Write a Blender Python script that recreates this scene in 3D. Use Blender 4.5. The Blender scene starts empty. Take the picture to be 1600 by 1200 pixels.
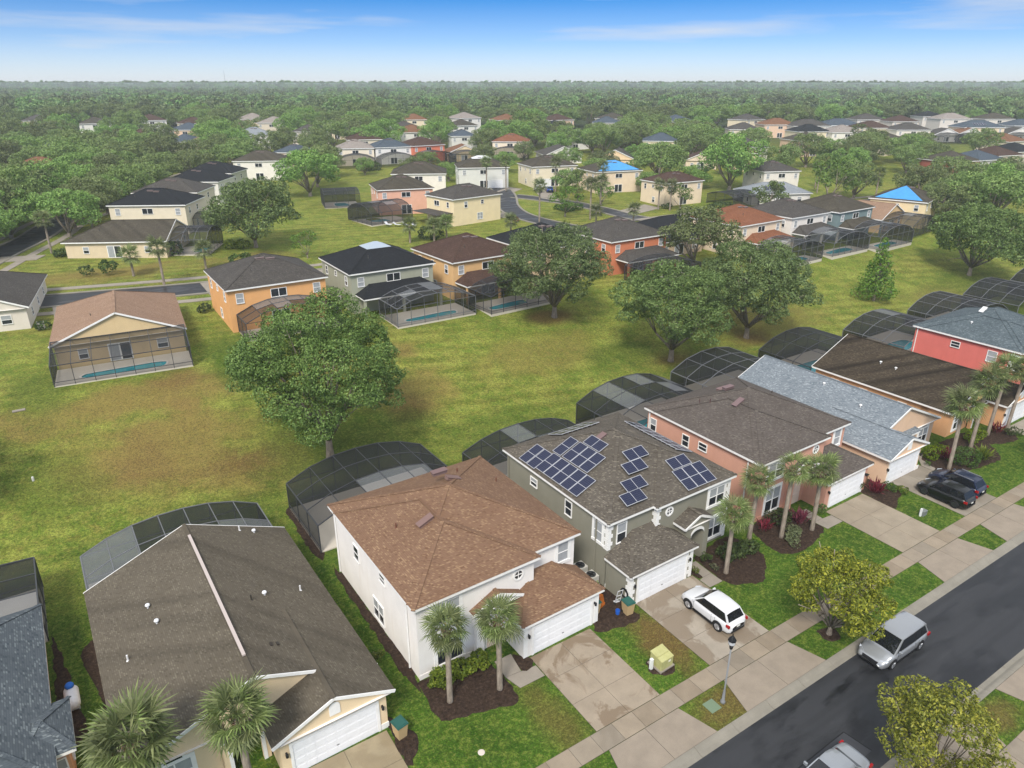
import bpy, bmesh, math, random
import numpy as np
from mathutils import Vector, Matrix

# ------------------------------------------------------------------ camera, sky, sun, exposure
SC = bpy.context.scene
COL = SC.collection
rad = math.radians
CAM_H = 34.0
cam_d = bpy.data.cameras.new('camera'); cam = bpy.data.objects.new('camera', cam_d); COL.objects.link(cam)
cam_d.sensor_width = 36.0; cam_d.lens = 36.0 * 1110 / 1600
cam_d.clip_start = 0.5; cam_d.clip_end = 60000
cam.location = (0, 0, CAM_H)
cam.rotation_euler = (rad(90) - math.atan(469 / 1110), 0, rad(-32.9))
SC.camera = cam

SUN_EL, SUN_AZ = 48.0, 228.0          # azimuth of the sun, clockwise from +Y
wd = bpy.data.worlds.new('World'); SC.world = wd; wd.use_nodes = True
wn, wl = wd.node_tree.nodes, wd.node_tree.links
wn.clear()
wout = wn.new('ShaderNodeOutputWorld'); wbg = wn.new('ShaderNodeBackground')
wbg.inputs['Strength'].default_value = 0.11
tc = wn.new('ShaderNodeTexCoord')
sky = wn.new('ShaderNodeTexSky'); sky.sky_type = 'NISHITA'; sky.sun_disc = False
sky.sun_elevation = rad(SUN_EL); sky.sun_rotation = rad(SUN_AZ)
sky.air_density = 0.7; sky.dust_density = 0.0; sky.ozone_density = 6.0; sky.altitude = 40
sep = wn.new('ShaderNodeSeparateXYZ'); wl.new(tc.outputs['Generated'], sep.inputs[0])
def wmath(op, a, b=None, clamp=False):
    n = wn.new('ShaderNodeMath'); n.operation = op; n.use_clamp = clamp
    for i, s in enumerate((a, b)):
        if s is None: continue
        if isinstance(s, (int, float)): n.inputs[i].default_value = s
        else: wl.new(s, n.inputs[i])
    return n.outputs[0]
# clear, deep blue low sky: the pale band of the horizon is kept thin
zz = wmath('MULTIPLY', wmath('MAXIMUM', sep.outputs[2], 0.0), 1.7)
cmb = wn.new('ShaderNodeCombineXYZ')
wl.new(sep.outputs[0], cmb.inputs[0]); wl.new(sep.outputs[1], cmb.inputs[1]); wl.new(wmath('ADD', zz, 0.012), cmb.inputs[2])
nrm = wn.new('ShaderNodeVectorMath'); nrm.operation = 'NORMALIZE'; wl.new(cmb.outputs[0], nrm.inputs[0])
wl.new(nrm.outputs[0], sky.inputs['Vector'])
hsv = wn.new('ShaderNodeHueSaturation'); hsv.inputs['Saturation'].default_value = 1.28; hsv.inputs['Value'].default_value = .46; wl.new(sky.outputs[0], hsv.inputs['Color'])
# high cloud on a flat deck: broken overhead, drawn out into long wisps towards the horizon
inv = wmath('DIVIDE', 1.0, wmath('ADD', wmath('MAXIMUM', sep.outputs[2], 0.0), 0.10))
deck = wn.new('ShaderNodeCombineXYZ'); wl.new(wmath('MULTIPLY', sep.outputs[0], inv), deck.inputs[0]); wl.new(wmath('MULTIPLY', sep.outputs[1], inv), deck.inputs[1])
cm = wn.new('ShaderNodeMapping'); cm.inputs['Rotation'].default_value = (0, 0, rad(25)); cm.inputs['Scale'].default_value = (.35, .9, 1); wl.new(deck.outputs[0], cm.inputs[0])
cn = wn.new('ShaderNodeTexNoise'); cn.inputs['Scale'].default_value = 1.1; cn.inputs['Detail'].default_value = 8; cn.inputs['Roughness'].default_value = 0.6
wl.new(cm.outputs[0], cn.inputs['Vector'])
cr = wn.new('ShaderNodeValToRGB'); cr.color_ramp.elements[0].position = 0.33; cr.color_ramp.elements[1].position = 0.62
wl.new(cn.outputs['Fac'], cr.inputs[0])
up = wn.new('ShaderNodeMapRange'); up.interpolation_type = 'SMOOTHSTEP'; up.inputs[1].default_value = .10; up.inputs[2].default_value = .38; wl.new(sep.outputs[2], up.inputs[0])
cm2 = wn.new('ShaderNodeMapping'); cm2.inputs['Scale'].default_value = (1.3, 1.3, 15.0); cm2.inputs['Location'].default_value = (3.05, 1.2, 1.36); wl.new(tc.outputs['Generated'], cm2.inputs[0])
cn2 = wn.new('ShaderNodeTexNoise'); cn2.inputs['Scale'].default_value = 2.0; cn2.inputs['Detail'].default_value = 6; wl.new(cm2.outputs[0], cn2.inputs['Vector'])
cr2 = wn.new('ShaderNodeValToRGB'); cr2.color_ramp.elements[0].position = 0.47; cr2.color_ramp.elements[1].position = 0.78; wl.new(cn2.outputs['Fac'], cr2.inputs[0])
low = wn.new('ShaderNodeValToRGB')      # pale haze band on the horizon
e = low.color_ramp.elements; e[0].position = 0.0; e[0].color = (1, 1, 1, 1); e[1].position = 0.10; e[1].color = (0, 0, 0, 1)
e2 = e.new(0.022); e2.color = (0.68, 0.68, 0.68, 1)
e3 = e.new(0.048); e3.color = (0.33, 0.33, 0.33, 1)
wl.new(sep.outputs[2], low.inputs[0])
veil = wmath('MAXIMUM', low.outputs[0], wmath('MULTIPLY', cr2.outputs[0], 0.95))
mixl = wn.new('ShaderNodeMixRGB'); wl.new(veil, mixl.inputs[0]); wl.new(hsv.outputs[0], mixl.inputs[1]); mixl.inputs[2].default_value = (2.55, 2.68, 2.85, 1)
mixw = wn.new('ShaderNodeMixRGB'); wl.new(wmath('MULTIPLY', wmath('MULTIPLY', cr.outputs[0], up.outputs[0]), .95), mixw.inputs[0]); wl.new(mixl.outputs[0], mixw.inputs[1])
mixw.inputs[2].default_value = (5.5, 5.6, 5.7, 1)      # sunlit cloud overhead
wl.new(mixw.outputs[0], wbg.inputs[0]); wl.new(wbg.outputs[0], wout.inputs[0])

sun_d = bpy.data.lights.new('sun', 'SUN'); sun_d.energy = 1.5; sun_d.angle = rad(16); sun_d.color = (1.0, 0.94, 0.86)
sun = bpy.data.objects.new('sun', sun_d); COL.objects.link(sun)
sun.rotation_euler = (rad(90 - SUN_EL), 0, rad(180 - SUN_AZ))
sun.location = (0, 0, 200)
SC.view_settings.view_transform = 'Standard'; SC.view_settings.look = 'None'
SC.view_settings.gamma = 1.0; SC.view_settings.use_curve_mapping = False
SC.view_settings.exposure = 1.42
SC.render.engine = 'CYCLES'
SC.cycles.use_denoising = True
SC.cycles.max_bounces = 6; SC.cycles.diffuse_bounces = 2; SC.cycles.glossy_bounces = 2
SC.cycles.transmission_bounces = 2; SC.cycles.transparent_max_bounces = 12; SC.cycles.volume_bounces = 1
SC.cycles.volume_step_rate = 4

# ------------------------------------------------------------------ terrain height
def sstep(a, b, t):
    t = min(1.0, max(0.0, (t - a) / (b - a))); return t * t * (3 - 2 * t)
ROAD_LO, ROAD_HI = 11.45, 18.45
def hgt(x, y):
    s = .543 * x + .84 * y
    return 4.4 * sstep(56, 86, y) + 2.1 * min(1, max(0, (y - 92) / 73.)) + 6 * sstep(180, 420, s)

# ------------------------------------------------------------------ mesh and object helpers
class MB:
    def __init__(s): s.v = []; s.f = []; s.m = []
    def add(s, vs, fs, m=0):
        o = len(s.v); s.v += [tuple(p) for p in vs]; s.f += [tuple(i + o for i in f) for f in fs]; s.m += [m] * len(fs); return s
    def box(s, x0, x1, y0, y1, z0, z1, m=0):
        return s.add([(x0,y0,z0),(x1,y0,z0),(x1,y1,z0),(x0,y1,z0),(x0,y0,z1),(x1,y0,z1),(x1,y1,z1),(x0,y1,z1)],
              [(0,3,2,1),(4,5,6,7),(0,1,5,4),(1,2,6,5),(2,3,7,6),(3,0,4,7)], m)
    def prism(s, poly, z0, z1, m=0):
        n = len(poly); vs = [(x,y,z0) for x,y in poly] + [(x,y,z1) for x,y in poly]
        fs = [tuple(range(n-1,-1,-1)), tuple(range(n,2*n))] + [(i,(i+1)%n,(i+1)%n+n,i+n) for i in range(n)]
        return s.add(vs, fs, m)
    def quad(s, a, b, c, d, m=0): return s.add([a,b,c,d], [(0,1,2,3)], m)
    def tri(s, a, b, c, m=0): return s.add([a,b,c], [(0,1,2)], m)
    def beam(s, p, q, wd=.05, ht=None, m=0):
        p = Vector(p); q = Vector(q); d = q - p
        if d.length < 1e-6: return s
        d.normalize(); up = Vector((0,0,1)) if abs(d.z) < .95 else Vector((1,0,0))
        a = d.cross(up).normalized() * (wd/2); b = a.cross(d).normalized() * ((ht or wd)/2)
        vs = [p-a-b, p+a-b, p+a+b, p-a+b, q-a-b, q+a-b, q+a+b, q-a+b]
        return s.add(vs, [(0,3,2,1),(4,5,6,7),(0,1,5,4),(1,2,6,5),(2,3,7,6),(3,0,4,7)], m)
    def tube(s, pts, rs, n=7, m=0, cap=True):
        rings = []; o0 = len(s.v); prev = None
        for i, p in enumerate(pts):
            p = Vector(p); d = (Vector(pts[min(i+1,len(pts)-1)]) - Vector(pts[max(i-1,0)])).normalized()
            a = d.cross(Vector((0,0,1)) if abs(d.z) < .9 else Vector((1,0,0))).normalized() if prev is None else (prev - d * prev.dot(d)).normalized()
            prev = a; b = d.cross(a); r_ = rs[i] if hasattr(rs, '__len__') else rs
            s.v += [tuple(p + (a*math.cos(2*math.pi*k/n) + b*math.sin(2*math.pi*k/n)) * r_) for k in range(n)]
        for i in range(len(pts)-1):
            for k in range(n):
                s.f.append((o0+i*n+k, o0+i*n+(k+1)%n, o0+(i+1)*n+(k+1)%n, o0+(i+1)*n+k)); s.m.append(m)
        if cap:
            s.f.append(tuple(o0+k for k in range(n-1,-1,-1))); s.m.append(m)
            s.f.append(tuple(o0+(len(pts)-1)*n+k for k in range(n))); s.m.append(m)
        return s
    def lathe(s, prof, n=12, m=0, c=(0,0)):
        o = len(s.v)
        for r_, z in prof: s.v += [(c[0]+r_*math.cos(2*math.pi*k/n), c[1]+r_*math.sin(2*math.pi*k/n), z) for k in range(n)]
        for i in range(len(prof)-1):
            for k in range(n):
                s.f.append((o+i*n+k, o+i*n+(k+1)%n, o+(i+1)*n+(k+1)%n, o+(i+1)*n+k)); s.m.append(m)
        s.f.append(tuple(o+k for k in range(n-1,-1,-1))); s.m.append(m)
        s.f.append(tuple(o+(len(prof)-1)*n+k for k in range(n))); s.m.append(m)
        return s
    def mesh(s, name, mats, smooth=False):
        me = bpy.data.meshes.new(name); me.from_pydata(s.v, [], s.f)
        for mt in (mats if isinstance(mats, (list, tuple)) else [mats]): me.materials.append(mt)
        me.polygons.foreach_set('material_index', s.m)
        if smooth: me.polygons.foreach_set('use_smooth', [True]*len(s.f))
        me.update(); return me
    def build(s, name, mats, parent=None, smooth=False, **k): return ob(name, s.mesh(name, mats, smooth), parent, **k)

def ob(name, data, parent=None, loc=None, rot=None, scale=None, label=None, cat=None, group=None, kind=None):
    o = bpy.data.objects.new(name, data); COL.objects.link(o)
    if parent is not None: o.parent = parent
    if loc is not None: o.location = loc
    if rot is not None: o.rotation_euler = rot if hasattr(rot, '__len__') else (0, 0, rot)
    if scale is not None: o.scale = scale if hasattr(scale, '__len__') else (scale,)*3
    if label: o['label'] = label
    if cat: o['category'] = cat
    if group: o['group'] = group
    if kind: o['kind'] = kind
    return o
def thing(name, label, cat, loc=(0,0,0), rot=0, group=None, scale=None):
    return ob(name, None, None, loc, rot, scale, label, cat, group)
def copy_tree(o, parent=None, loc=None, rot=None, scale=None, label=None):
    c = o.copy(); COL.objects.link(c); c.parent = parent
    if loc is not None: c.location = loc
    if rot is not None: c.rotation_euler = rot if hasattr(rot, '__len__') else (0, 0, rot)
    if scale is not None: c.scale = scale if hasattr(scale, '__len__') else (scale,)*3
    if label: c['label'] = label
    for ch in list(o.children): copy_tree(ch, c)
    return c

# ------------------------------------------------------------------ materials
def lin(r, g, b, k=1.0):
    f = lambda c: (c/255/12.92 if c/255 <= .04045 else ((c/255+.055)/1.055)**2.4) * k
    return (f(r), f(g), f(b), 1)
class NT:
    def __init__(s, name):
        s.mat = bpy.data.materials.new(name); s.mat.use_nodes = True
        s.t = s.mat.node_tree; s.n = s.t.nodes; s.l = s.t.links
        s.p = s.n['Principled BSDF']; s.out = s.n['Material Output']
        s.p.inputs['Specular IOR Level'].default_value = 0.3
    def node(s, kind, **kw):
        n = s.n.new('ShaderNode' + kind)
        for k, v in kw.items(): setattr(n, k, v)
        return n
    def set(s, sock, v):
        if hasattr(v, 'links') or isinstance(v, bpy.types.NodeSocket): s.l.new(v, sock)
        else: sock.default_value = v
    def math(s, op, a, b=0.0, clamp=False):
        n = s.node('Math', operation=op, use_clamp=clamp); s.set(n.inputs[0], a); s.set(n.inputs[1], b); return n.outputs[0]
    def mix(s, fac, a, b, mode='MIX'):
        n = s.node('MixRGB', blend_type=mode); s.set(n.inputs[0], fac); s.set(n.inputs[1], a); s.set(n.inputs[2], b); return n.outputs[0]
    def coord(s, which='Object'): return s.node('TexCoord').outputs[which]
    def geo(s, which='Position'): return s.node('NewGeometry').outputs[which]
    def mapping(s, vec, scale=(1,1,1), loc=(0,0,0), rot=(0,0,0)):
        n = s.node('Mapping'); s.l.new(vec, n.inputs[0]); n.inputs['Scale'].default_value = scale; n.inputs['Location'].default_value = loc; n.inputs['Rotation'].default_value = rot; return n.outputs[0]
    def noise(s, vec, scale, detail=4, rough=.55, dist=0):
        n = s.node('TexNoise'); s.l.new(vec, n.inputs['Vector']); n.inputs['Scale'].default_value = scale; n.inputs['Detail'].default_value = detail
        n.inputs['Roughness'].default_value = rough; n.inputs['Distortion'].default_value = dist; return n.outputs['Fac']
    def ramp(s, fac, *stops):
        n = s.node('ValToRGB'); s.l.new(fac, n.inputs[0]); el = n.color_ramp.elements
        while len(el) < len(stops): el.new(.5)
        for e_, (p, c) in zip(el, stops): e_.position = p; e_.color = c if hasattr(c, '__len__') else (c, c, c, 1)
        return n.outputs[0]
    def sepxyz(s, v):
        n = s.node('SeparateXYZ'); s.l.new(v, n.inputs[0]); return n.outputs
    def cmb(s, x, y, z=0.0):
        n = s.node('CombineXYZ')
        for i, q in enumerate((x, y, z)): s.set(n.inputs[i], q)
        return n.outputs[0]
    def bump(s, h, strength=.3, dist=.05):
        n = s.node('Bump'); n.inputs['Strength'].default_value = strength; n.inputs['Distance'].default_value = dist
        s.l.new(h, n.inputs['Height']); s.l.new(n.outputs[0], s.p.inputs['Normal'])
    def done(s, col=None, rough=None, metal=None, spec=None):
        if col is not None: s.set(s.p.inputs['Base Color'], col)
        if rough is not None: s.set(s.p.inputs['Roughness'], rough)
        if metal is not None: s.p.inputs['Metallic'].default_value = metal
        if spec is not None: s.p.inputs['Specular IOR Level'].default_value = spec
        return s.mat
_cache = {}
def memo(fn):
    def w(*a):
        k = (fn.__name__,) + a
        if k not in _cache: _cache[k] = fn(*a)
        return _cache[k]
    return w
@memo
def stucco(r, g, b, k=.92):
    m = NT('stucco'); o = m.coord()
    c = lin(r, g, b, k); lum = .25*c[0] + .6*c[1] + .15*c[2]; c = tuple(q*.84 + lum*.16 for q in c[:3]) + (1,)
    n1 = m.noise(o, .7, 5, .6); n2 = m.noise(m.mapping(o, (1.2, 1.2, .18)), 1.1, 5, .65)
    col = m.mix(m.ramp(n1, (.35, 0), (.75, 1)), c, tuple(x*.90 for x in c[:3]) + (1,))
    col = m.mix(m.math('MULTIPLY', m.ramp(n2, (.55, 0), (.8, 1)), .5), col, tuple(x*q for x, q in zip(c[:3], (.86, .82, .76))) + (1,))
    m.bump(m.noise(o, 30, 3), .25, .02)
    return m.done(col, .85, spec=.2)
@memo
def paint(r, g, b, k=.92, rough=.55):
    m = NT('paint'); c = lin(r, g, b, k)
    n = m.noise(m.coord(), 2.3, 4)
    return m.done(m.mix(m.ramp(n, (.4, 0), (.8, 1)), c, tuple(x*.88 for x in c[:3]) + (1,)), rough)
@memo
def shingle(base, fleck, dark, streak=0.0, tab=.15, k=.60):
    """asphalt shingles: courses follow the height, tabs run along the course"""
    m = NT('shingle'); x, y, z = m.sepxyz(m.coord())
    u = m.math('ADD', x, y); vec = m.cmb(u, z)
    br = m.node('TexBrick'); m.l.new(vec, br.inputs['Vector'])
    br.offset = .37; br.inputs['Scale'].default_value = 1.0
    br.inputs['Brick Width'].default_value = tab; br.inputs['Row Height'].default_value = .044
    br.inputs['Mortar Size'].default_value = .006; br.inputs['Bias'].default_value = 0.0
    br.inputs['Color1'].default_value = (0, 0, 0, 1); br.inputs['Color2'].default_value = (1, 1, 1, 1); br.inputs['Mortar'].default_value = (.2, .2, .2, 1)
    b, f, d = lin(*base, k), lin(*fleck, k), lin(*dark, k)
    col = m.ramp(br.outputs['Color'], (0, d), (.22, b), (.74, b), (.92, f))
    col = m.mix(m.math('MULTIPLY', br.outputs['Fac'], .4), col, d)
    n1 = m.noise(m.coord(), .45, 5, .6)
    col = m.mix(m.math('MULTIPLY', m.ramp(n1, (.35, 0), (.75, 1)), .4), col, d)
    if streak:
        # algae streaks run down the slope: short along the course, long up the roof
        n2 = m.noise(m.cmb(m.math('MULTIPLY', u, .5), m.math('MULTIPLY', z, .10), 0.0), 1.2, 4, .5)
        col = m.mix(m.math('MULTIPLY', m.ramp(n2, (.45, 0), (.66, 1)), streak), col, tuple(q*.38 for q in d[:3]) + (1,))
    m.bump(br.outputs['Color'], .35, .02)
    return m.done(col, .92, spec=.15)
@memo
def concrete(r, g, b, wet=0.0, seed=0.0):
    m = NT('concrete'); o = m.geo(); c = lin(r, g, b, .60)
    n1 = m.noise(o, .9, 6, .62); n2 = m.noise(o, 14, 3)
    col = m.mix(m.ramp(n1, (.3, 0), (.75, 1)), c, tuple(q*.74 for q in c[:3]) + (1,))
    col = m.mix(m.math('MULTIPLY', n2, .25), col, tuple(q*.6 for q in c[:3]) + (1,))
    rough = .85
    if wet:
        n3 = m.noise(m.mapping(o, (1, .8, 1), (seed, seed*.7, 0)), .42, 5, .6, .8)
        w = m.ramp(n3, (.47, 1), (.53, 0))
        col = m.mix(m.math('MULTIPLY', w, wet), col, tuple(q*t for q, t in zip(c[:3], (.52, .46, .40))) + (1,))
        rough = m.math('SUBTRACT', .85, m.math('MULTIPLY', w, .3))
    m.bump(n2, .2, .01)
    return m.done(col, rough, spec=.25)
@memo
def flat(r, g, b, k=.92, rough=.6, metal=0.0):
    m = NT('plain'); c = lin(r, g, b, k); n = m.noise(m.coord(), 4, 3)
    return m.done(m.mix(m.math('MULTIPLY', n, .3), c, tuple(q*.75 for q in c[:3]) + (1,)), rough, metal)
def screen_mat(name, col, fac, slant):
    m = NT(name); tr = m.node('BsdfTransparent'); mx = m.node('MixShader')
    o = m.coord(); n = m.noise(o, .8, 3)
    m.set(m.p.inputs['Base Color'], m.mix(n, col, tuple(q*.7 for q in col[:3]) + (1,))); m.p.inputs['Roughness'].default_value = .7
    # a woven mesh closes up when seen at a slant
    lw = m.node('LayerWeight'); lw.inputs['Blend'].default_value = .35
    m.set(mx.inputs[0], m.math('ADD', fac, m.math('MULTIPLY', lw.outputs['Facing'], slant), clamp=True))
    m.l.new(tr.outputs[0], mx.inputs[1]); m.l.new(m.p.outputs[0], mx.inputs[2]); m.l.new(mx.outputs[0], m.out.inputs[0])
    return m.mat
M_SCREEN = screen_mat('screen_mesh_dark', (.016, .017, .019, 1), .54, .34)
M_SCREEN_THIN = screen_mat('screen_mesh_thin', (.020, .021, .023, 1), .34, .52)
M_SCREEN_PALE = screen_mat('screen_mesh_pale', (.17, .18, .19, 1), .45, .3)
M_WHITE = paint(244, 243, 240, .92)
M_GDOOR = paint(240, 241, 243, .92)
M_BEAM = flat(70, 72, 76, .8); M_BEAM_LT = flat(112, 114, 118, .8)
def glass_mat(name, c, rough=.08, spec=.6):
    m = NT(name); n = m.noise(m.coord(), 3, 3)
    return m.done(m.mix(n, c, tuple(q*.6 for q in c[:3]) + (1,)), rough, spec=spec)
M_GLASS = glass_mat('window_glass', (.025, .030, .038, 1))
M_BLIND = glass_mat('window_blind', (.42, .44, .46, 1), .25, .5)
M_WATER = None
def water_mat():
    m = NT('pool_water'); n = m.noise(m.geo(), 1.5, 3)
    m.bump(m.noise(m.geo(), 6, 2), .08, .03)
    return m.done(m.mix(n, lin(66, 178, 188, .95), lin(40, 140, 156, .95)), .06, spec=.5)
M_WATER = water_mat()
def asphalt_mat():
    m = NT('asphalt'); o = m.geo()
    n1 = m.noise(o, .12, 5, .6); n2 = m.noise(m.mapping(o, (.35, 1, 1)), .5, 5, .6); n3 = m.noise(o, 25, 2)
    col = m.mix(n1, (0.0198, 0.0209, 0.0242, 1), (0.0308, 0.0319, 0.0352, 1))
    col = m.mix(m.math('MULTIPLY', n3, .4), col, (0.0413, 0.0424, 0.0451, 1))
    w = m.ramp(n2, (.50, 0), (.60, 1))
    col = m.mix(m.math('MULTIPLY', w, .85), col, (0.0066, 0.0066, 0.0077, 1))
    sc = m.noise(m.mapping(o, (.5, 2.0, 1), (3, 1, 0)), .8, 6, .7)
    col = m.mix(m.math('MULTIPLY', m.ramp(sc, (.6, 0), (.75, 1)), .35), col, (0.0605, 0.0605, 0.0633, 1))
    tw = m.noise(m.mapping(o, (.02, 1.5, 1), (0, 5, 0)), 1.0, 3, .5)
    col = m.mix(m.math('MULTIPLY', m.ramp(tw, (.45, 0), (.62, 1)), .4), col, (.017, .018, .020, 1))
    m.bump(n3, .25, .01)
    return m.done(col, m.math('SUBTRACT', .62, m.math('MULTIPLY', w, .28)), spec=.35)
M_ASPHALT = asphalt_mat()
M_CONC = concrete(186, 176, 162); M_KERB = concrete(172, 166, 152)
M_JOINT = flat(92, 86, 76)
def mulch_mat():
    m = NT('mulch'); o = m.geo(); n = m.noise(o, 5, 6, .8)
    m.bump(n, 1, .08)
    return m.done(m.ramp(n, (.3, (.010, .007, .006, 1)), (.58, (.055, .036, .026, 1)), (.76, (.15, .105, .078, 1))), .95, spec=.1)
M_MULCH = mulch_mat()
def bark_mat(name, a, b):
    m = NT(name); o = m.coord(); n = m.noise(m.mapping(o, (1, 1, .3)), 5, 5, .65); m.bump(n, .7, .05)
    return m.done(m.ramp(n, (.3, a), (.7, b)), .95, spec=.1)
M_BARK = bark_mat('bark_grey', (.13, .105, .085, 1), (.34, .29, .24, 1))
M_PALMBARK = bark_mat('palm_bark', (.17, .14, .11, 1), (.38, .32, .26, 1))
M_BOOTS = bark_mat('palm_boots', (.12, .07, .04, 1), (.36, .24, .15, 1))
def leaf_mat(name, dark, mid, light, transl=.25, rough=.6, vary=1.0):
    m = NT(name)
    rp = m.geo('Random Per Island'); oi = m.node('ObjectInfo').outputs['Random']
    n = m.noise(m.coord(), .8, 4, .65)
    col = m.ramp(m.math('ADD', m.math('MULTIPLY', rp, .45), m.math('MULTIPLY', n, .55)), (.2, dark), (.5, mid), (.82, light))
    hsv = m.node('HueSaturation'); m.l.new(col, hsv.inputs['Color'])
    m.set(hsv.inputs['Hue'], m.math('ADD', .5 - .016*vary, m.math('MULTIPLY', oi, .032*vary)))
    m.set(hsv.inputs['Value'], m.math('ADD', 1 - .24*vary, m.math('MULTIPLY', oi, .48*vary)))
    m.set(hsv.inputs['Saturation'], m.math('ADD', .86, m.math('MULTIPLY', oi, .22)))
    col = hsv.outputs[0]
    m.done(col, rough, spec=.25)
    if transl:
        t = m.node('BsdfTranslucent'); m.l.new(col, t.inputs[0]); mx = m.node('MixShader'); mx.inputs[0].default_value = transl
        m.l.new(m.p.outputs[0], mx.inputs[1]); m.l.new(t.outputs[0], mx.inputs[2]); m.l.new(mx.outputs[0], m.out.inputs[0])
    return m.mat
M_OAK = leaf_mat('oak_leaves', (.036, .066, .013, 1), (.102, .168, .038, 1), (.26, .355, .115, 1), .16, .6, .5)
M_LIGHTLEAF = leaf_mat('fresh_leaves', (.050, .090, .014, 1), (.110, .180, .030, 1), (.21, .30, .065, 1))
M_MAG = leaf_mat('yellow_green_leaves', (.050, .070, .008, 1), (.18, .205, .022, 1), (.46, .44, .05, 1), .25, .45)
M_PALM = leaf_mat('palm_leaves', (.056, .080, .020, 1), (.135, .175, .055, 1), (.29, .33, .13, 1), .2)
M_SHRUB = leaf_mat('shrub_leaves', (.022, .044, .010, 1), (.055, .095, .020, 1), (.12, .175, .042, 1))
M_SHRUBY = leaf_mat('bright_shrub_leaves', (.045, .075, .008, 1), (.115, .165, .014, 1), (.27, .30, .03, 1))
M_VARIEG = leaf_mat('variegated_leaves', (0.063, 0.077, 0.035, 1), (0.126, 0.147, 0.070, 1), (0.238, 0.252, 0.140, 1))
M_RED = leaf_mat('red_leaves', (0.060, 0.006, 0.011, 1), (0.150, 0.013, 0.030, 1), (0.270, 0.045, 0.068, 1))
M_OAKMID = leaf_mat('canopy_leaves', (.074, .122, .030, 1), (.165, .243, .066, 1), (.31, .395, .130, 1), .2, .6, 1.4)
M_FOREST = leaf_mat('woodland_leaves', (.066, .112, .034, 1), (.148, .212, .076, 1), (.27, .34, .135, 1), .2, .6, 1.9)
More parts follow.
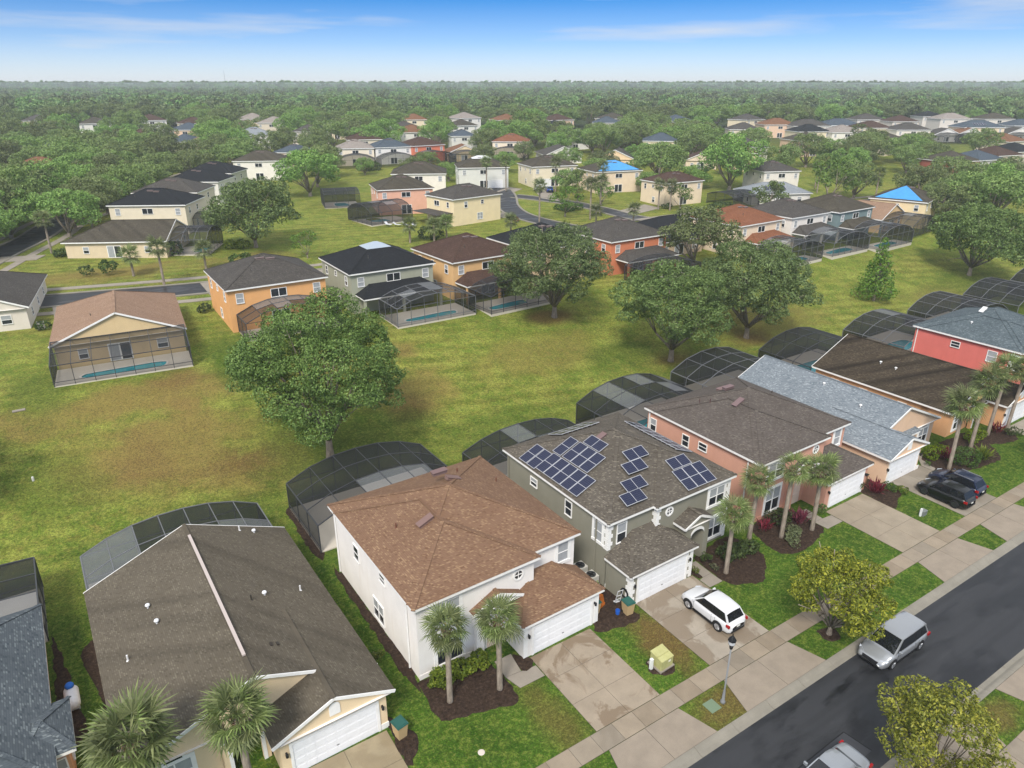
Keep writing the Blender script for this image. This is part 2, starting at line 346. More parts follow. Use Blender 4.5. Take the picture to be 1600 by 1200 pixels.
# ------------------------------------------------------------------ ground
def ground_mat():
    m = NT('ground'); P = m.geo(); x, y, z = m.sepxyz(P)
    big = m.noise(P, .045, 5, .6); med = m.noise(P, .22, 5, .62); fine = m.noise(P, 1.3, 6, .75); med2 = m.noise(m.mapping(P, (1, 1, 1), (40, 13, 0)), .35, 6, .7); blade = m.noise(P, 9, 3, .7)
    def sm(v, a, b): 
        n = m.node('MapRange', interpolation_type='SMOOTHSTEP'); m.set(n.inputs[0], v); n.inputs[1].default_value = a; n.inputs[2].default_value = b; return n.outputs[0]
    def blob(cx, cy, rx, ry, soft=.45):
        dx = m.math('DIVIDE', m.math('SUBTRACT', x, cx), rx); dy = m.math('DIVIDE', m.math('SUBTRACT', y, cy), ry)
        d = m.math('SQRT', m.math('ADD', m.math('MULTIPLY', dx, dx), m.math('MULTIPLY', dy, dy)))
        d = m.math('ADD', d, m.math('ADD', m.math('MULTIPLY', m.math('SUBTRACT', med, .5), 2.2), m.math('MULTIPLY', m.math('SUBTRACT', fine, .5), 1.6)))
        return m.math('SUBTRACT', 1.0, sm(d, 1 - soft, 1 + soft))
    gr = m.noise(m.mapping(P, (1, 1, 1), (7, 3, 0)), 3.6, 5, .75)
    lush = m.mix(m.ramp(med, (.35, 0), (.65, 1)), lin(66, 104, 28, 0.694), lin(96, 134, 44, 0.694))
    lush = m.mix(m.ramp(fine, (.45, 0), (.68, .9)), lush, lin(124, 142, 58, 0.794))
    field = m.mix(m.ramp(big, (.35, 0), (.65, 1)), lin(112, 138, 46, 0.947), lin(170, 166, 84, 0.922))
    field = m.mix(m.ramp(med, (.40, 0), (.60, .9)), field, lin(154, 164, 74, 0.947))
    field = m.mix(m.ramp(med2, (.46, 0), (.58, .8)), field, lin(102, 130, 44, 0.922))
    field = m.mix(m.ramp(fine, (.46, 0), (.66, .8)), field, lin(136, 128, 62, 0.845))
    # mown stripes on the open field
    wv = m.math('SINE', m.math('MULTIPLY', m.math('ADD', m.math('MULTIPLY', x, .25), y), 2.6))
    field = m.mix(m.math('MULTIPLY', m.math('MULTIPLY', m.math('ADD', wv, 1.0), m.ramp(big, (.4, .05), (.6, .22))), 1.0), field, lin(120, 126, 44, 0.448))
    dist_edge = m.math('ADD', y, m.math('MULTIPLY', m.math('SUBTRACT', med, .5), 9))
    col = m.mix(sm(dist_edge, 44, 58), lush, field)
    # worn, dry and bare areas of the common
    brown = m.mix(m.ramp(gr, (.35, 0), (.65, 1)), lin(172, 144, 88, 0.845), lin(134, 112, 62, 0.768)); bare = m.mix(m.ramp(gr, (.35, 0), (.65, 1)), lin(150, 116, 76, 0.845), lin(112, 84, 54, 0.768)); dgreen = lin(84, 112, 36, 0.739)
    for cx, cy, rx, ry, k in ((5, 69, 8, 6, .75), (12, 62, 5, 3.5, .65), (3, 78, 12, 3.5, .75), (30, 69, 6, 4, .6), (24, 78, 5, 3, .5), (50, 70, 8, 4, .45), (6, 131, 12, 4, .7), (88, 65, 9, 4, .5), (28, 130, 7, 4, .6), (127, 60, 8, 4, .4)):
        col = m.mix(m.math('MULTIPLY', blob(cx, cy, rx, ry), k), col, brown)
    for cx, cy, rx, ry, k in ((11.5, 64, 3.2, 2.2, .8), (9, 81, 3, 2, .6), (29, 66, 2.5, 2, .6), (33, 77, 2.5, 1.6, .6), (57, 78, 4, 2, .8), (27.6, 19.6, 2.2, 1.3, .7), (28.3, 25.5, 1.4, 2.6, .8), (66, 62, 3, 2, .7), (81, 62, 3, 2, .7), (18.6, 24.5, 1.2, 2.6, .5), (40.3, 10.3, 1.5, .8, .6), (3, 66, 2, 6, .4)):
        col = m.mix(m.math('MULTIPLY', blob(cx, cy, rx, ry, .6), k), col, bare)
    for cx, cy, rx, ry, k in ((-4, 66, 3, 5, .45), (20, 63, 9, 6, .6), (5, 56, 10, 3, .6), (15, 84, 3, 7, .8), (36, 58, 12, 3.5, .5), (60, 66, 5, 3, .6), (-4, 84, 3, 6, .6), (30, 84, 4, 3, .6), (70, 58, 8, 4, .6), (140, 62, 10, 5, .5)):
        col = m.mix(m.math('MULTIPLY', blob(cx, cy, rx, ry), k), col, dgreen)
    s_ = m.math('ADD', m.math('MULTIPLY', x, .543), m.math('MULTIPLY', y, .84))
    col = m.mix(sm(m.math('ADD', s_, m.math('MULTIPLY', big, 80)), 300, 420), col, (.040, .062, .022, 1))
    farn = m.noise(P, .004, 6, .6)
    col = m.mix(m.math('MULTIPLY', sm(s_, 1200, 2600), m.ramp(farn, (.45, 0), (.6, .6))), col, (.075, .095, .045, 1))
    col = m.mix(m.ramp(blade, (.40, .9), (.60, 0)), col, m.mix(.6, col, (.008, .012, .004, 1)))
    col = m.mix(m.ramp(gr, (.36, .85), (.53, 0)), col, m.mix(.55, col, (.012, .02, .004, 1)))
    col = m.mix(m.ramp(gr, (.53, 0), (.68, .7)), col, m.mix(.5, col, lin(196, 186, 104, .7)))
    m.bump(m.math('ADD', m.math('MULTIPLY', blade, .6), fine), .6, .14)
    return m.done(col, .95, spec=.1)
def axis(lo, hi, step, far, extra=()):
    a = list(np.arange(lo, hi + .01, step)); t = hi; d = step
    while t < far: d *= 1.22; t += d; a.append(t)
    t = lo; d = step
    while t > -far: d *= 1.22; t -= d; a.insert(0, t)
    return sorted(set(list(a) + list(extra)))
gx = axis(-60, 260, 2.5, 26000); gy = axis(-20, 260, 2.0, 26000, (ROAD_LO - .01, ROAD_LO, ROAD_HI, ROAD_HI + .01))
gv = []; gf = []
for yy in gy:
    cut = -.16 if ROAD_LO - .001 < yy < ROAD_HI + .001 else 0.0
    for xx in gx: gv.append((xx, yy, hgt(xx, yy) + cut))
nx_ = len(gx)
for j in range(len(gy) - 1):
    for i in range(nx_ - 1): gf.append((j*nx_+i, j*nx_+i+1, (j+1)*nx_+i+1, (j+1)*nx_+i))
gm = MB(); gm.v = gv; gm.f = gf; gm.m = [0]*len(gf)
gm.build('ground', ground_mat(), smooth=False, kind='structure')

# ------------------------------------------------------------------ street in front of the houses
X0, X1 = -30.0, 125.0
rd = MB(); n_ = 40
for i in range(n_):
    a, b = -500 + i*1500/n_, -500 + (i+1)*1500/n_
    rd.quad((a, 12.1, -.10), (b, 12.1, -.10), (b, 17.8, -.10), (a, 17.8, -.10))
road = rd.build('road', M_ASPHALT, kind='structure')
patch = MB(); patch.prism([(27.2, 12.9), (32.2, 13.0), (32.0, 14.6), (27.4, 14.5)], -.097, -.0955)
m_ = NT('patched_asphalt'); n = m_.noise(m_.geo(), .8, 5); m_.done(m_.mix(n, (.030, .031, .036, 1), (.052, .054, .060, 1)), .6)
patch.build('asphalt_patch', m_.mat, road)
crackm = flat(24, 24, 26)
ck = MB()
for pts in ([(27.2,12.9),(27.4,14.5),(32.0,14.6),(32.2,13.0)], [(27.4,14.5),(23,15.1),(19,15.0)]):
    for p, q in zip(pts[:-1], pts[1:]): ck.beam((p[0],p[1],-.0952), (q[0],q[1],-.0952), .06, .006)
ck.build('sealed_crack', crackm, road)

def kerb(side):
    base = MB()
    prof = [(17.78, -.20), (17.78, -.094), (18.06, -.075), (18.22, .005), (18.34, .03), (18.47, .03), (18.47, -.20)]
    if side < 0: prof = [(29.9 - y, z) for y, z in prof]
    def seg(mb, a, b):
        k = len(prof); vs = [(a, y, z) for y, z in prof] + [(b, y, z) for y, z in prof]
        fs = [(i, (i+1) % k, (i+1) % k + k, i + k) for i in range(k)] + [tuple(range(k)), tuple(range(2*k-1, k-1, -1))]
        mb.add(vs, fs)
    seg(base, -500, X0); seg(base, X1, 1000)
    kb = base.build('kerb', M_KERB, kind='structure')
    sm = MB(); seg(sm, 0, 2.98); me = sm.mesh('kerb_stone', M_KERB)
    x = X0
    while x < X1 - 1: ob('kerb_stone', me, kb, (x, 0, 0)); x += 3.0
kerb(1); kerb(-1)

def slab_set(name, cells, mat, base_poly, parent=None, z=.03, mats=None):
    """a paved area: a bed of joint-coloured concrete and one object for each cast slab"""
    b = MB(); b.prism(base_poly, -.25, z - .012)
    root = b.build(name, M_JOINT, parent, kind='structure')
    for i, poly in enumerate(cells):
        cx = sum(p[0] for p in poly)/len(poly); cy = sum(p[1] for p in poly)/len(poly)
        g = .018; pts = []
        for p in poly:
            d = math.hypot(p[0]-cx, p[1]-cy); pts.append((p[0] - (p[0]-cx)/d*g, p[1] - (p[1]-cy)/d*g))
        mb = MB(); mb.prism([(p[0]-cx, p[1]-cy) for p in pts], -.2, z + random.uniform(-.003, .003))
        mb.build('slab', (mats[i % len(mats)] if mats else mat), root, loc=(cx, cy, 0))
    return root
random.seed(4)
# drives: (x0, x1, y_house, stain)
DRIVES = [(5.0, 10.1, 28.8, concrete(196, 180, 148, .30, 2.0)), (20.1, 25.0, 28.95, concrete(196, 180, 158, .85, 7.0)), (29.3, 35.0, 29.2, concrete(202, 190, 172, .8, 3.3)),
          (51.0, 56.4, 29.1, concrete(192, 178, 156, .2, 1.0)), (60.4, 65.8, 29.2, concrete(184, 174, 158, .25, 5.0)), (81.3, 86.6, 28.6, concrete(190, 180, 164)), (95.5, 101, 28.8, concrete(190, 180, 164))]
M_APRON = concrete(184, 170, 152)
aprons = []
for k, (a, b, yh, mt) in enumerate(DRIVES):
    cells = []; rows = 3; mid = (a + b)/2
    for j in range(rows):
        ya, yb = 22.2 + (yh - 22.2)*j/rows, 22.2 + (yh - 22.2)*(j+1)/rows
        cells += [[(a, ya), (mid, ya), (mid, yb), (a, yb)], [(mid, ya), (b, ya), (b, yb), (mid, yb)]]
    slab_set('driveway', cells, mt, [(a, 22.2), (b, 22.2), (b, yh), (a, yh)])
    slab_set('driveway_apron', [[(a - .9, 18.475), (mid, 18.475), (mid, 20.88), (a - .2, 20.88)], [(mid, 18.475), (b + .9, 18.475), (b + .2, 20.88), (mid, 20.88)]], M_APRON,
             [(a - .9, 18.475), (b + .9, 18.475), (b + .2, 20.88), (a - .2, 20.88)])
# sidewalk along the near houses, and across the street
def sidewalk(y0, y1, mats, skip=()):
    cells = []; x = X0
    while x < X1: cells.append([(x, y0), (x + 1.55, y0), (x + 1.55, y1), (x, y1)]); x += 1.55
    return slab_set('sidewalk', cells, None, [(X0, y0), (X1, y0), (X1, y1), (X0, y1)], mats=mats)
SWM = [concrete(184, 170, 150), concrete(178, 162, 140, .15, 2.), concrete(188, 172, 150), concrete(176, 164, 146, .2, 6.), concrete(216, 196, 160)]
sidewalk(20.9, 22.18, [SWM[i] for i in (0, 1, 2, 0, 3, 2, 1)])
sidewalk(7.75, 9.05, [SWM[i] for i in (2, 0, 1, 0, 3)])
for a, b in ((22, 27.5), (33.0, 38.7), (43.2, 48.5), (58, 63.5)):
    m_ = (a + b)/2
    slab_set('driveway_apron', [[(a - .7, 11.42), (a, 9.07), (m_, 9.07), (m_, 11.42)], [(m_, 11.42), (m_, 9.07), (b, 9.07), (b + .7, 11.42)]], M_APRON, [(a - .7, 11.42), (a, 9.07), (b, 9.07), (b + .7, 11.42)])
    slab_set('driveway', [[(a, 1.5), (m_, 1.5), (m_, 7.7), (a, 7.7)], [(m_, 1.5), (b, 1.5), (b, 7.7), (m_, 7.7)]], M_CONC, [(a, 1.5), (b, 1.5), (b, 7.7), (a, 7.7)])
# front paths
slab_set('front_path', [[(18.0, 29.9), (17.9, 28.4), (19.0, 28.3), (19.25, 29.9)], [(17.9, 28.4), (18.2, 27.2), (20.05, 27.2), (20.05, 28.2), (19.0, 28.3)]], M_CONC, [(18.0, 29.9), (17.9, 28.4), (18.2, 27.2), (20.05, 27.2), (20.05, 28.2), (19.0, 28.3), (19.25, 29.9)])
slab_set('front_path', [[(35.6, 30.3), (35.5, 28.6), (36.4, 28.6), (36.5, 30.3)], [(35.06, 28.5), (35.06, 27.5), (36.4, 27.5), (36.4, 28.6), (35.5, 28.6)]], M_CONC, [(35.6, 30.3), (35.5, 28.6), (35.06, 28.5), (35.06, 27.5), (36.4, 27.5), (36.4, 28.6), (36.5, 30.3)])
slab_set('front_path', [[(49.0, 30.3), (48.8, 28.6), (49.9, 28.6), (50.0, 30.3)], [(48.8, 28.6), (48.9, 27.4), (50.95, 27.4), (50.95, 28.5), (49.9, 28.6)]], M_CONC, [(49.0, 30.3), (48.8, 28.6), (48.9, 27.4), (50.95, 27.4), (50.95, 28.5), (49.9, 28.6), (50.0, 30.3)])
slab_set('front_path', [[(65.85, 29.0), (65.85, 27.8), (68.0, 28.4), (68.6, 30.2), (67.3, 30.2)]], M_CONC, [(65.85, 29.0), (65.85, 27.8), (68.0, 28.4), (68.6, 30.2), (67.3, 30.2)])

# ------------------------------------------------------------------ streets behind, laid over the rise of the land
def spline(pts, step=2.5):
    out = []
    for i in range(len(pts) - 1):
        p0, p1, p2, p3 = [np.array(pts[max(0, min(len(pts)-1, i+k))], float) for k in (-1, 0, 1, 2)]
        n = max(2, int(np.linalg.norm(p2 - p1)/step))
        for t in np.linspace(0, 1, n, endpoint=False):
            out.append(.5*((2*p1) + (-p0+p2)*t + (2*p0-5*p1+4*p2-p3)*t*t + (-p0+3*p1-3*p2+p3)*t**3))
    out.append(np.array(pts[-1], float)); return out
def strip(mb, pts, o0, o1, dz, thick=0.0):
    L = []
    for i, p in enumerate(pts):
        d = pts[min(i+1, len(pts)-1)] - pts[max(i-1, 0)]; d = d/np.linalg.norm(d); nn = np.array([-d[1], d[0]])
        row = []
        for o in (o0, o1):
            q = p + nn*o; row.append((q[0], q[1], hgt(q[0], q[1]) + dz))
        L.append(row)
    for a, b in zip(L[:-1], L[1:]):
        mb.quad(a[0], b[0], b[1], a[1])
        if thick:
            for k, c in ((0, 1), (1, 0)):
                mb.quad(a[k], b[k], (b[k][0], b[k][1], b[k][2]-thick), (a[k][0], a[k][1], a[k][2]-thick))
def far_road(pts, w, walk=None, dz=.06):
    sp = spline(pts); r_ = MB(); strip(r_, sp, -w/2, w/2, dz)
    o = r_.build('road', M_ASPHALT, kind='structure')
    for s in (-1, 1):
        k_ = MB(); strip(k_, sp, *sorted((s*w/2, s*(w/2 + .55))), dz + .09, .3); k_.build('kerb', M_KERB, o)
        if walk:
            k_ = MB(); strip(k_, sp, *sorted((s*(w/2 + walk), s*(w/2 + walk + 1.4))), dz + .02, .2); k_.build('sidewalk', M_CONC, o)
far_road([(-80,136),(-40,127),(-5,119.7),(20,114.8),(45,113.3),(75,113.3),(98,115),(125,116.5),(160,113),(200,108),(260,100)], 5.8, 2.6)
far_road([(96.5,118.5),(94.5,124),(92.7,133),(93.2,142),(97,152),(104,164),(112,182),(118,205)], 4.8, None, .075)
far_road([(117,119),(114.3,126),(114.3,136),(113,146),(109.5,155),(105.5,162)], 4.4, None, .07)
far_road([(-20,129),(-14,141),(-8,155),(-3,166),(.8,179),(6,191),(15,208),(30,235),(60,275)], 5.6, 2.2, .05)
def pave(name, pts, dz=.085):
    b = MB(); n = len(pts); vs = [(x, y, hgt(x, y) + dz) for x, y in pts] + [(x, y, hgt(x, y) - .4) for x, y in pts]
    b.add(vs, [tuple(range(n))] + [(i, i+n, (i+1) % n + n, (i+1) % n) for i in range(n)])
    return b.build(name, M_CONC, kind='structure')
for q in ([(117,127.5),(117,133),(128.5,136.5),(128.6,130.8)], [(112,150),(110,156),(117,170),(121,168)], [(98,160),(101,168),(113,176),(114,171)], [(87.5,139),(87.5,144),(91,144.5),(90.5,139)],
          [(18,118.5),(24,117.5),(23,105.5),(18,105.5)], [(34,116.6),(39,116.4),(39,104.5),(34,104.5)], [(-2,116),(3.5,115),(3.5,107.4),(-2,107.6)], [(-11,148),(-8,151.5),(-1.5,149.5),(-3,146.5)]): pave('driveway', q)
# ------------------------------------------------------------------ building kit
K = .42                                          # roof pitch
class Roofer:
    def __init__(s): s.R, s.T, s.C, s.G = MB(), MB(), MB(), MB()
    def cap(s, p, q):
        p = Vector(p) + Vector((0, 0, .012)); q = Vector(q) + Vector((0, 0, .012)); s.C.beam(p, q, .24, .035)
    def main(s, x0, x1, y0, y1, ze, k=K, ax=None, ends=('hip', 'hip'), inset=.30):
        w, d = x1 - x0, y1 - y0
        ax = ax or ('x' if w >= d else 'y')
        if ax == 'x': tr = lambda a, b, z: (x0 + a, y0 + b, z); L, S = w, d
        else: tr = lambda a, b, z: (x1 - b, y0 + a, z); L, S = d, w
        h = S/2*k; zr = ze + h
        i0 = S/2 if ends[0] == 'hip' else 0.0; i1 = S/2 if ends[1] == 'hip' else 0.0
        if i0 + i1 > L: i0 = i1 = L/2; zr = ze + h
        E = [tr(0,0,ze), tr(L,0,ze), tr(L,S,ze), tr(0,S,ze)]; A, B = tr(i0, S/2, zr), tr(L - i1, S/2, zr)
        if i0 + i1 >= L - 1e-6:
            s.R.tri(E[0], E[1], A); s.R.tri(E[2], E[3], A)
        else: s.R.quad(E[0], E[1], B, A); s.R.quad(E[2], E[3], A, B); s.cap(A, B)
        for e_, i, P_, c0, c1, ix in ((ends[0], i0, A, E[3], E[0], 0), (ends[1], i1, B, E[1], E[2], L)):
            if e_ == 'none': continue
            if e_ == 'hip': s.R.tri(c0, c1, P_); s.cap(c0, P_); s.cap(c1, P_)
            else:
                t = .22 if ix == 0 else L - .22
                g = [tr(t, inset, ze - .02 + inset*k), tr(t, S - inset, ze - .02 + inset*k), tr(t, S/2, zr - .03)]
                s.G.tri(*g); s.G.quad(g[0], g[1], tr(t, S - inset, ze - .2), tr(t, inset, ze - .2))
                o = .02 if ix == 0 else L - .02
                for b0 in (.0, S): s.T.beam(tr(o, b0, ze - .09), tr(o, S/2, zr - .09), .05, .19)
        z0, z1 = ze - .21, ze - .012
        a, b, c, d2 = x0 + .015, x1 - .015, y0 + .015, y1 - .015
        sides = {'x': ('s', 'n'), 'y': ('w', 'e')}[ax]
        full = [q for q in 'swne' if True]
        lv = []
        for q in 'snwe':
            end_idx = {('x','w'): 0, ('x','e'): 1, ('y','s'): 0, ('y','n'): 1}.get((ax, q))
            if end_idx is not None and ends[end_idx] != 'hip': continue
            if q == 's': s.T.box(a, b, c, c + .04, z0, z1)
            if q == 'n': s.T.box(a, b, d2 - .04, d2, z0, z1)
            if q == 'w': s.T.box(a, a + .04, c + .041, d2 - .041, z0, z1)
            if q == 'e': s.T.box(b - .04, b, c + .041, d2 - .041, z0, z1)
        s.T.quad((a+.05, c+.05, z0+.03), (a+.05, d2-.05, z0+.03), (b-.05, d2-.05, z0+.03), (b-.05, c+.05, z0+.03))
        return zr
    def lean(s, x0, x1, yf, yw, ze, zr, xa, xb):
        """hipped lean-to: eave at yf, ridge against the wall at yw"""
        s.R.quad((x0,yf,ze), (x1,yf,ze), (xb,yw,zr), (xa,yw,zr)) if yf < yw else s.R.quad((x1,yf,ze), (x0,yf,ze), (xa,yw,zr), (xb,yw,zr))
        s.R.tri((x1,yf,ze), (x1,yw,ze), (xb,yw,zr)); s.R.tri((x0,yw,ze), (x0,yf,ze), (xa,yw,zr))
        s.cap((x0,yf,ze), (xa,yw,zr)); s.cap((x1,yf,ze), (xb,yw,zr))
        lo, hi = min(yf, yw), max(yf, yw); z0, z1 = ze - .2, ze - .012; e = .015
        s.T.box(x0+e, x1-e, *sorted((yf + (e if yf < yw else -e), yf + (.055 if yf < yw else -.055))), z0, z1)
        s.T.box(x0+e, x0+.055, lo+.06, hi-.06, z0, z1); s.T.box(x1-.055, x1-e, lo+.06, hi-.06, z0, z1)
        s.T.quad((x0+.05, lo+.06, z0+.03), (x0+.05, hi, z0+.03), (x1-.05, hi, z0+.03), (x1-.05, lo+.06, z0+.03))
    def build(s, parent, roofm, wallm):
        r = s.R.build('roof', roofm, parent)
        if s.C.v: s.C.build('ridge_cap', roofm, r)
        if s.T.v: s.T.build('fascia', M_WHITE, parent)
        for i in range(0, len(s.G.f), 2):
            g = MB(); vs = [s.G.v[j] for f in s.G.f[i:i+2] for j in f]; g.add(vs, [(0, 1, 2), (3, 4, 5, 6)]); g.build('gable_wall', wallm, parent)
        return r
ROT = {'f': 0, 'l': -math.pi/2, 'r': math.pi/2, 'b': math.pi}
_win = {}
def win_mesh(w, h, style, trim):
    key = (w, h, style, trim)
    if key in _win: return _win[key]
    F = MB(); panes = []; t = .07; D = .07
    if style == 'round':
        n = 16; r0, r1 = w/2, w/2 + .13
        for i in range(n):
            a, b = 2*math.pi*i/n, 2*math.pi*(i+1)/n
            for (ra, rb, ya, yb) in ((r0, r1, -D, -D), (r1, r1, -D, .0), (r0, r0, 0, -D)):
                F.quad((ra*math.cos(a), ya, ra*math.sin(a)), (rb*math.cos(a), yb, rb*math.sin(a)), (rb*math.cos(b), yb, rb*math.sin(b)), (ra*math.cos(b), ya, ra*math.sin(b)))
        F.box(-.025, .025, -.05, -.02, -r0, r0); F.box(-r0, -.026, -.05, -.02, -.025, .025); F.box(.026, r0, -.05, -.02, -.025, .025)
        p = MB(); p.add([(r0*math.cos(2*math.pi*i/n), -.015, r0*math.sin(2*math.pi*i/n)) for i in range(n)], [tuple(range(n))]); panes = [(p, 'd')]
    else:
        cols = 2 if style[0] in 'DS' else 1
        F.box(-w/2, w/2, -D, .01, h/2 - t, h/2); F.box(-w/2, w/2, -D - .03, .01, -h/2, -h/2 + t)
        F.box(-w/2, -w/2 + t, -D, .01, -h/2 + t, h/2 - t); F.box(w/2 - t, w/2, -D, .01, -h/2 + t, h/2 - t)
        iw = (w - 2*t)/cols
        for c in range(1, cols): F.box(-w/2 + t + c*iw - .04, -w/2 + t + c*iw + .04, -D + .005, .01, -h/2 + t, h/2 - t)
        rows = 1 if style[0] == 'S' else 2
        for c in range(cols):
            xa, xb = -w/2 + t + c*iw + (.04 if c else 0), -w/2 + t + (c+1)*iw - (.04 if c < cols-1 else 0)
            if rows == 2: F.box(xa, xb, -.055, .01, -.03, .03)
            for r_ in range(rows):
                za, zb = (-h/2 + t, h/2 - t) if rows == 1 else ((.03, h/2 - t) if r_ == 0 else (-h/2 + t, -.03))
                p = MB(); yy = -.02 - .012*(1 - r_); p.add([(xa, yy, za), (xb, yy, za), (xb, yy, zb), (xa, yy, zb)], [(0,1,2,3)])
                q = style[1]; panes.append((p, {'d': 'd', 'w': 'w', 'b': 'w' if r_ == 0 else 'd', 'm': 'w' if c else 'd'}[q]))
        if trim:
            b = .17; o = .03
            F.box(-w/2 - b, w/2 + b, -.045, .01, h/2 + .001, h/2 + b); F.box(-w/2 - b, w/2 + b, -.08, .01, -h/2 - b, -h/2 - .001)
            F.box(-w/2 - b, -w/2 - .001, -.045, .01, -h/2, h/2); F.box(w/2 + .001, w/2 + b, -.045, .01, -h/2, h/2)
    _win[key] = (F.mesh('window', M_WHITE), [p.mesh('pane', M_BLIND if q == 'w' else M_GLASS) for p, q in panes])
    return _win[key]
def win(parent, face, x, y, z, w, h, style='Nb', trim=False):
    fm, pm = win_mesh(w, h, style, trim)
    o = ob('window', fm, parent, (x, y, z), ROT[face] if isinstance(face, str) else face)
    for p in pm: ob('pane', p, o)
    return o
_gd = {}
def garage_door(parent, x, y, w, h=2.14, face='f'):
    fr = MB(); t = .16
    fr.box(-w/2 - t, -w/2, -.06, .02, 0, h + t); fr.box(w/2, w/2 + t, -.06, .02, 0, h + t); fr.box(-w/2, w/2, -.06, .02, h, h + t)
    o = fr.build('garage_door', M_WHITE, parent, loc=(x, y, 0), rot=ROT[face])
    key = round(w, 2)
    if key not in _gd:
        p = MB(); ph = h/4 - .012; p.box(-w/2 + .005, w/2 - .005, -.02, .02, 0, ph)
        for i in range(8):
            a = -w/2 + .09 + i*(w - .1)/8; p.box(a, a + (w - .1)/8 - .09, -.032, -.0205, .08, ph - .08)
        _gd[key] = p.mesh('door_panel', M_GDOOR)
    for j in range(4): ob('door_panel', _gd[key], o, (0, 0, .01 + j*h/4))
    hd = MB(); hd.box(-.07, .07, -.06, -.033, .58, .61); hd.build('handle', flat(90, 90, 92), o)
    return o
def lantern(parent, x, y, z, rot=0):
    b = MB(); b.box(-.05, .05, -.03, .0, -.1, .1); b.beam((0, -.03, .08), (0, -.14, .12), .025); b.lathe([(.03, -.17), (.075, -.13), (.085, .06), (.03, .12), (.01, .16)], 8, 0, (0, -.14))
    return b.build('wall_lantern', flat(30, 30, 32), parent, loc=(x, y, z), rot=rot)
def quoins(parent, x, y, z0, z1, dx=1, dy=-1, s=.33):
    """white corner blocks, alternately long and short on each side"""
    z = z0; i = 0
    while z < z1 - .1:
        a, b = (.42, .26) if i % 2 else (.26, .42); e = .045
        q = MB(); q.box(*sorted((-dx*e, dx*a)), *sorted((dy*e, -dy*b)), 0, s - .04)
        q.build('corner_block', M_WHITE, parent, loc=(x, y, z)); z += s; i += 1
def vent(r, x, y, z, rx=0, ry=0, kind='box', col=(118, 96, 94)):
    b = MB()
    if kind == 'box': b.box(-.55, .55, -.22, .22, -.1, .13); b.box(-.6, .6, -.27, .27, .13, .16)
    elif kind == 'pipe': b.lathe([(.05, -.15), (.05, .38)], 8); b.lathe([(.13, -.15), (.10, -.02), (.05, .04)], 8)
    else: b.lathe([(.06, -.1), (.06, .12), (.12, .14), (.15, .2), (.12, .27), (.02, .3)], 10)
    return b.build('roof_vent' if kind != 'pipe' else 'vent_pipe', flat(*col), r, loc=(x, y, z), rot=(rx, ry, 0))
SL = math.atan(K)

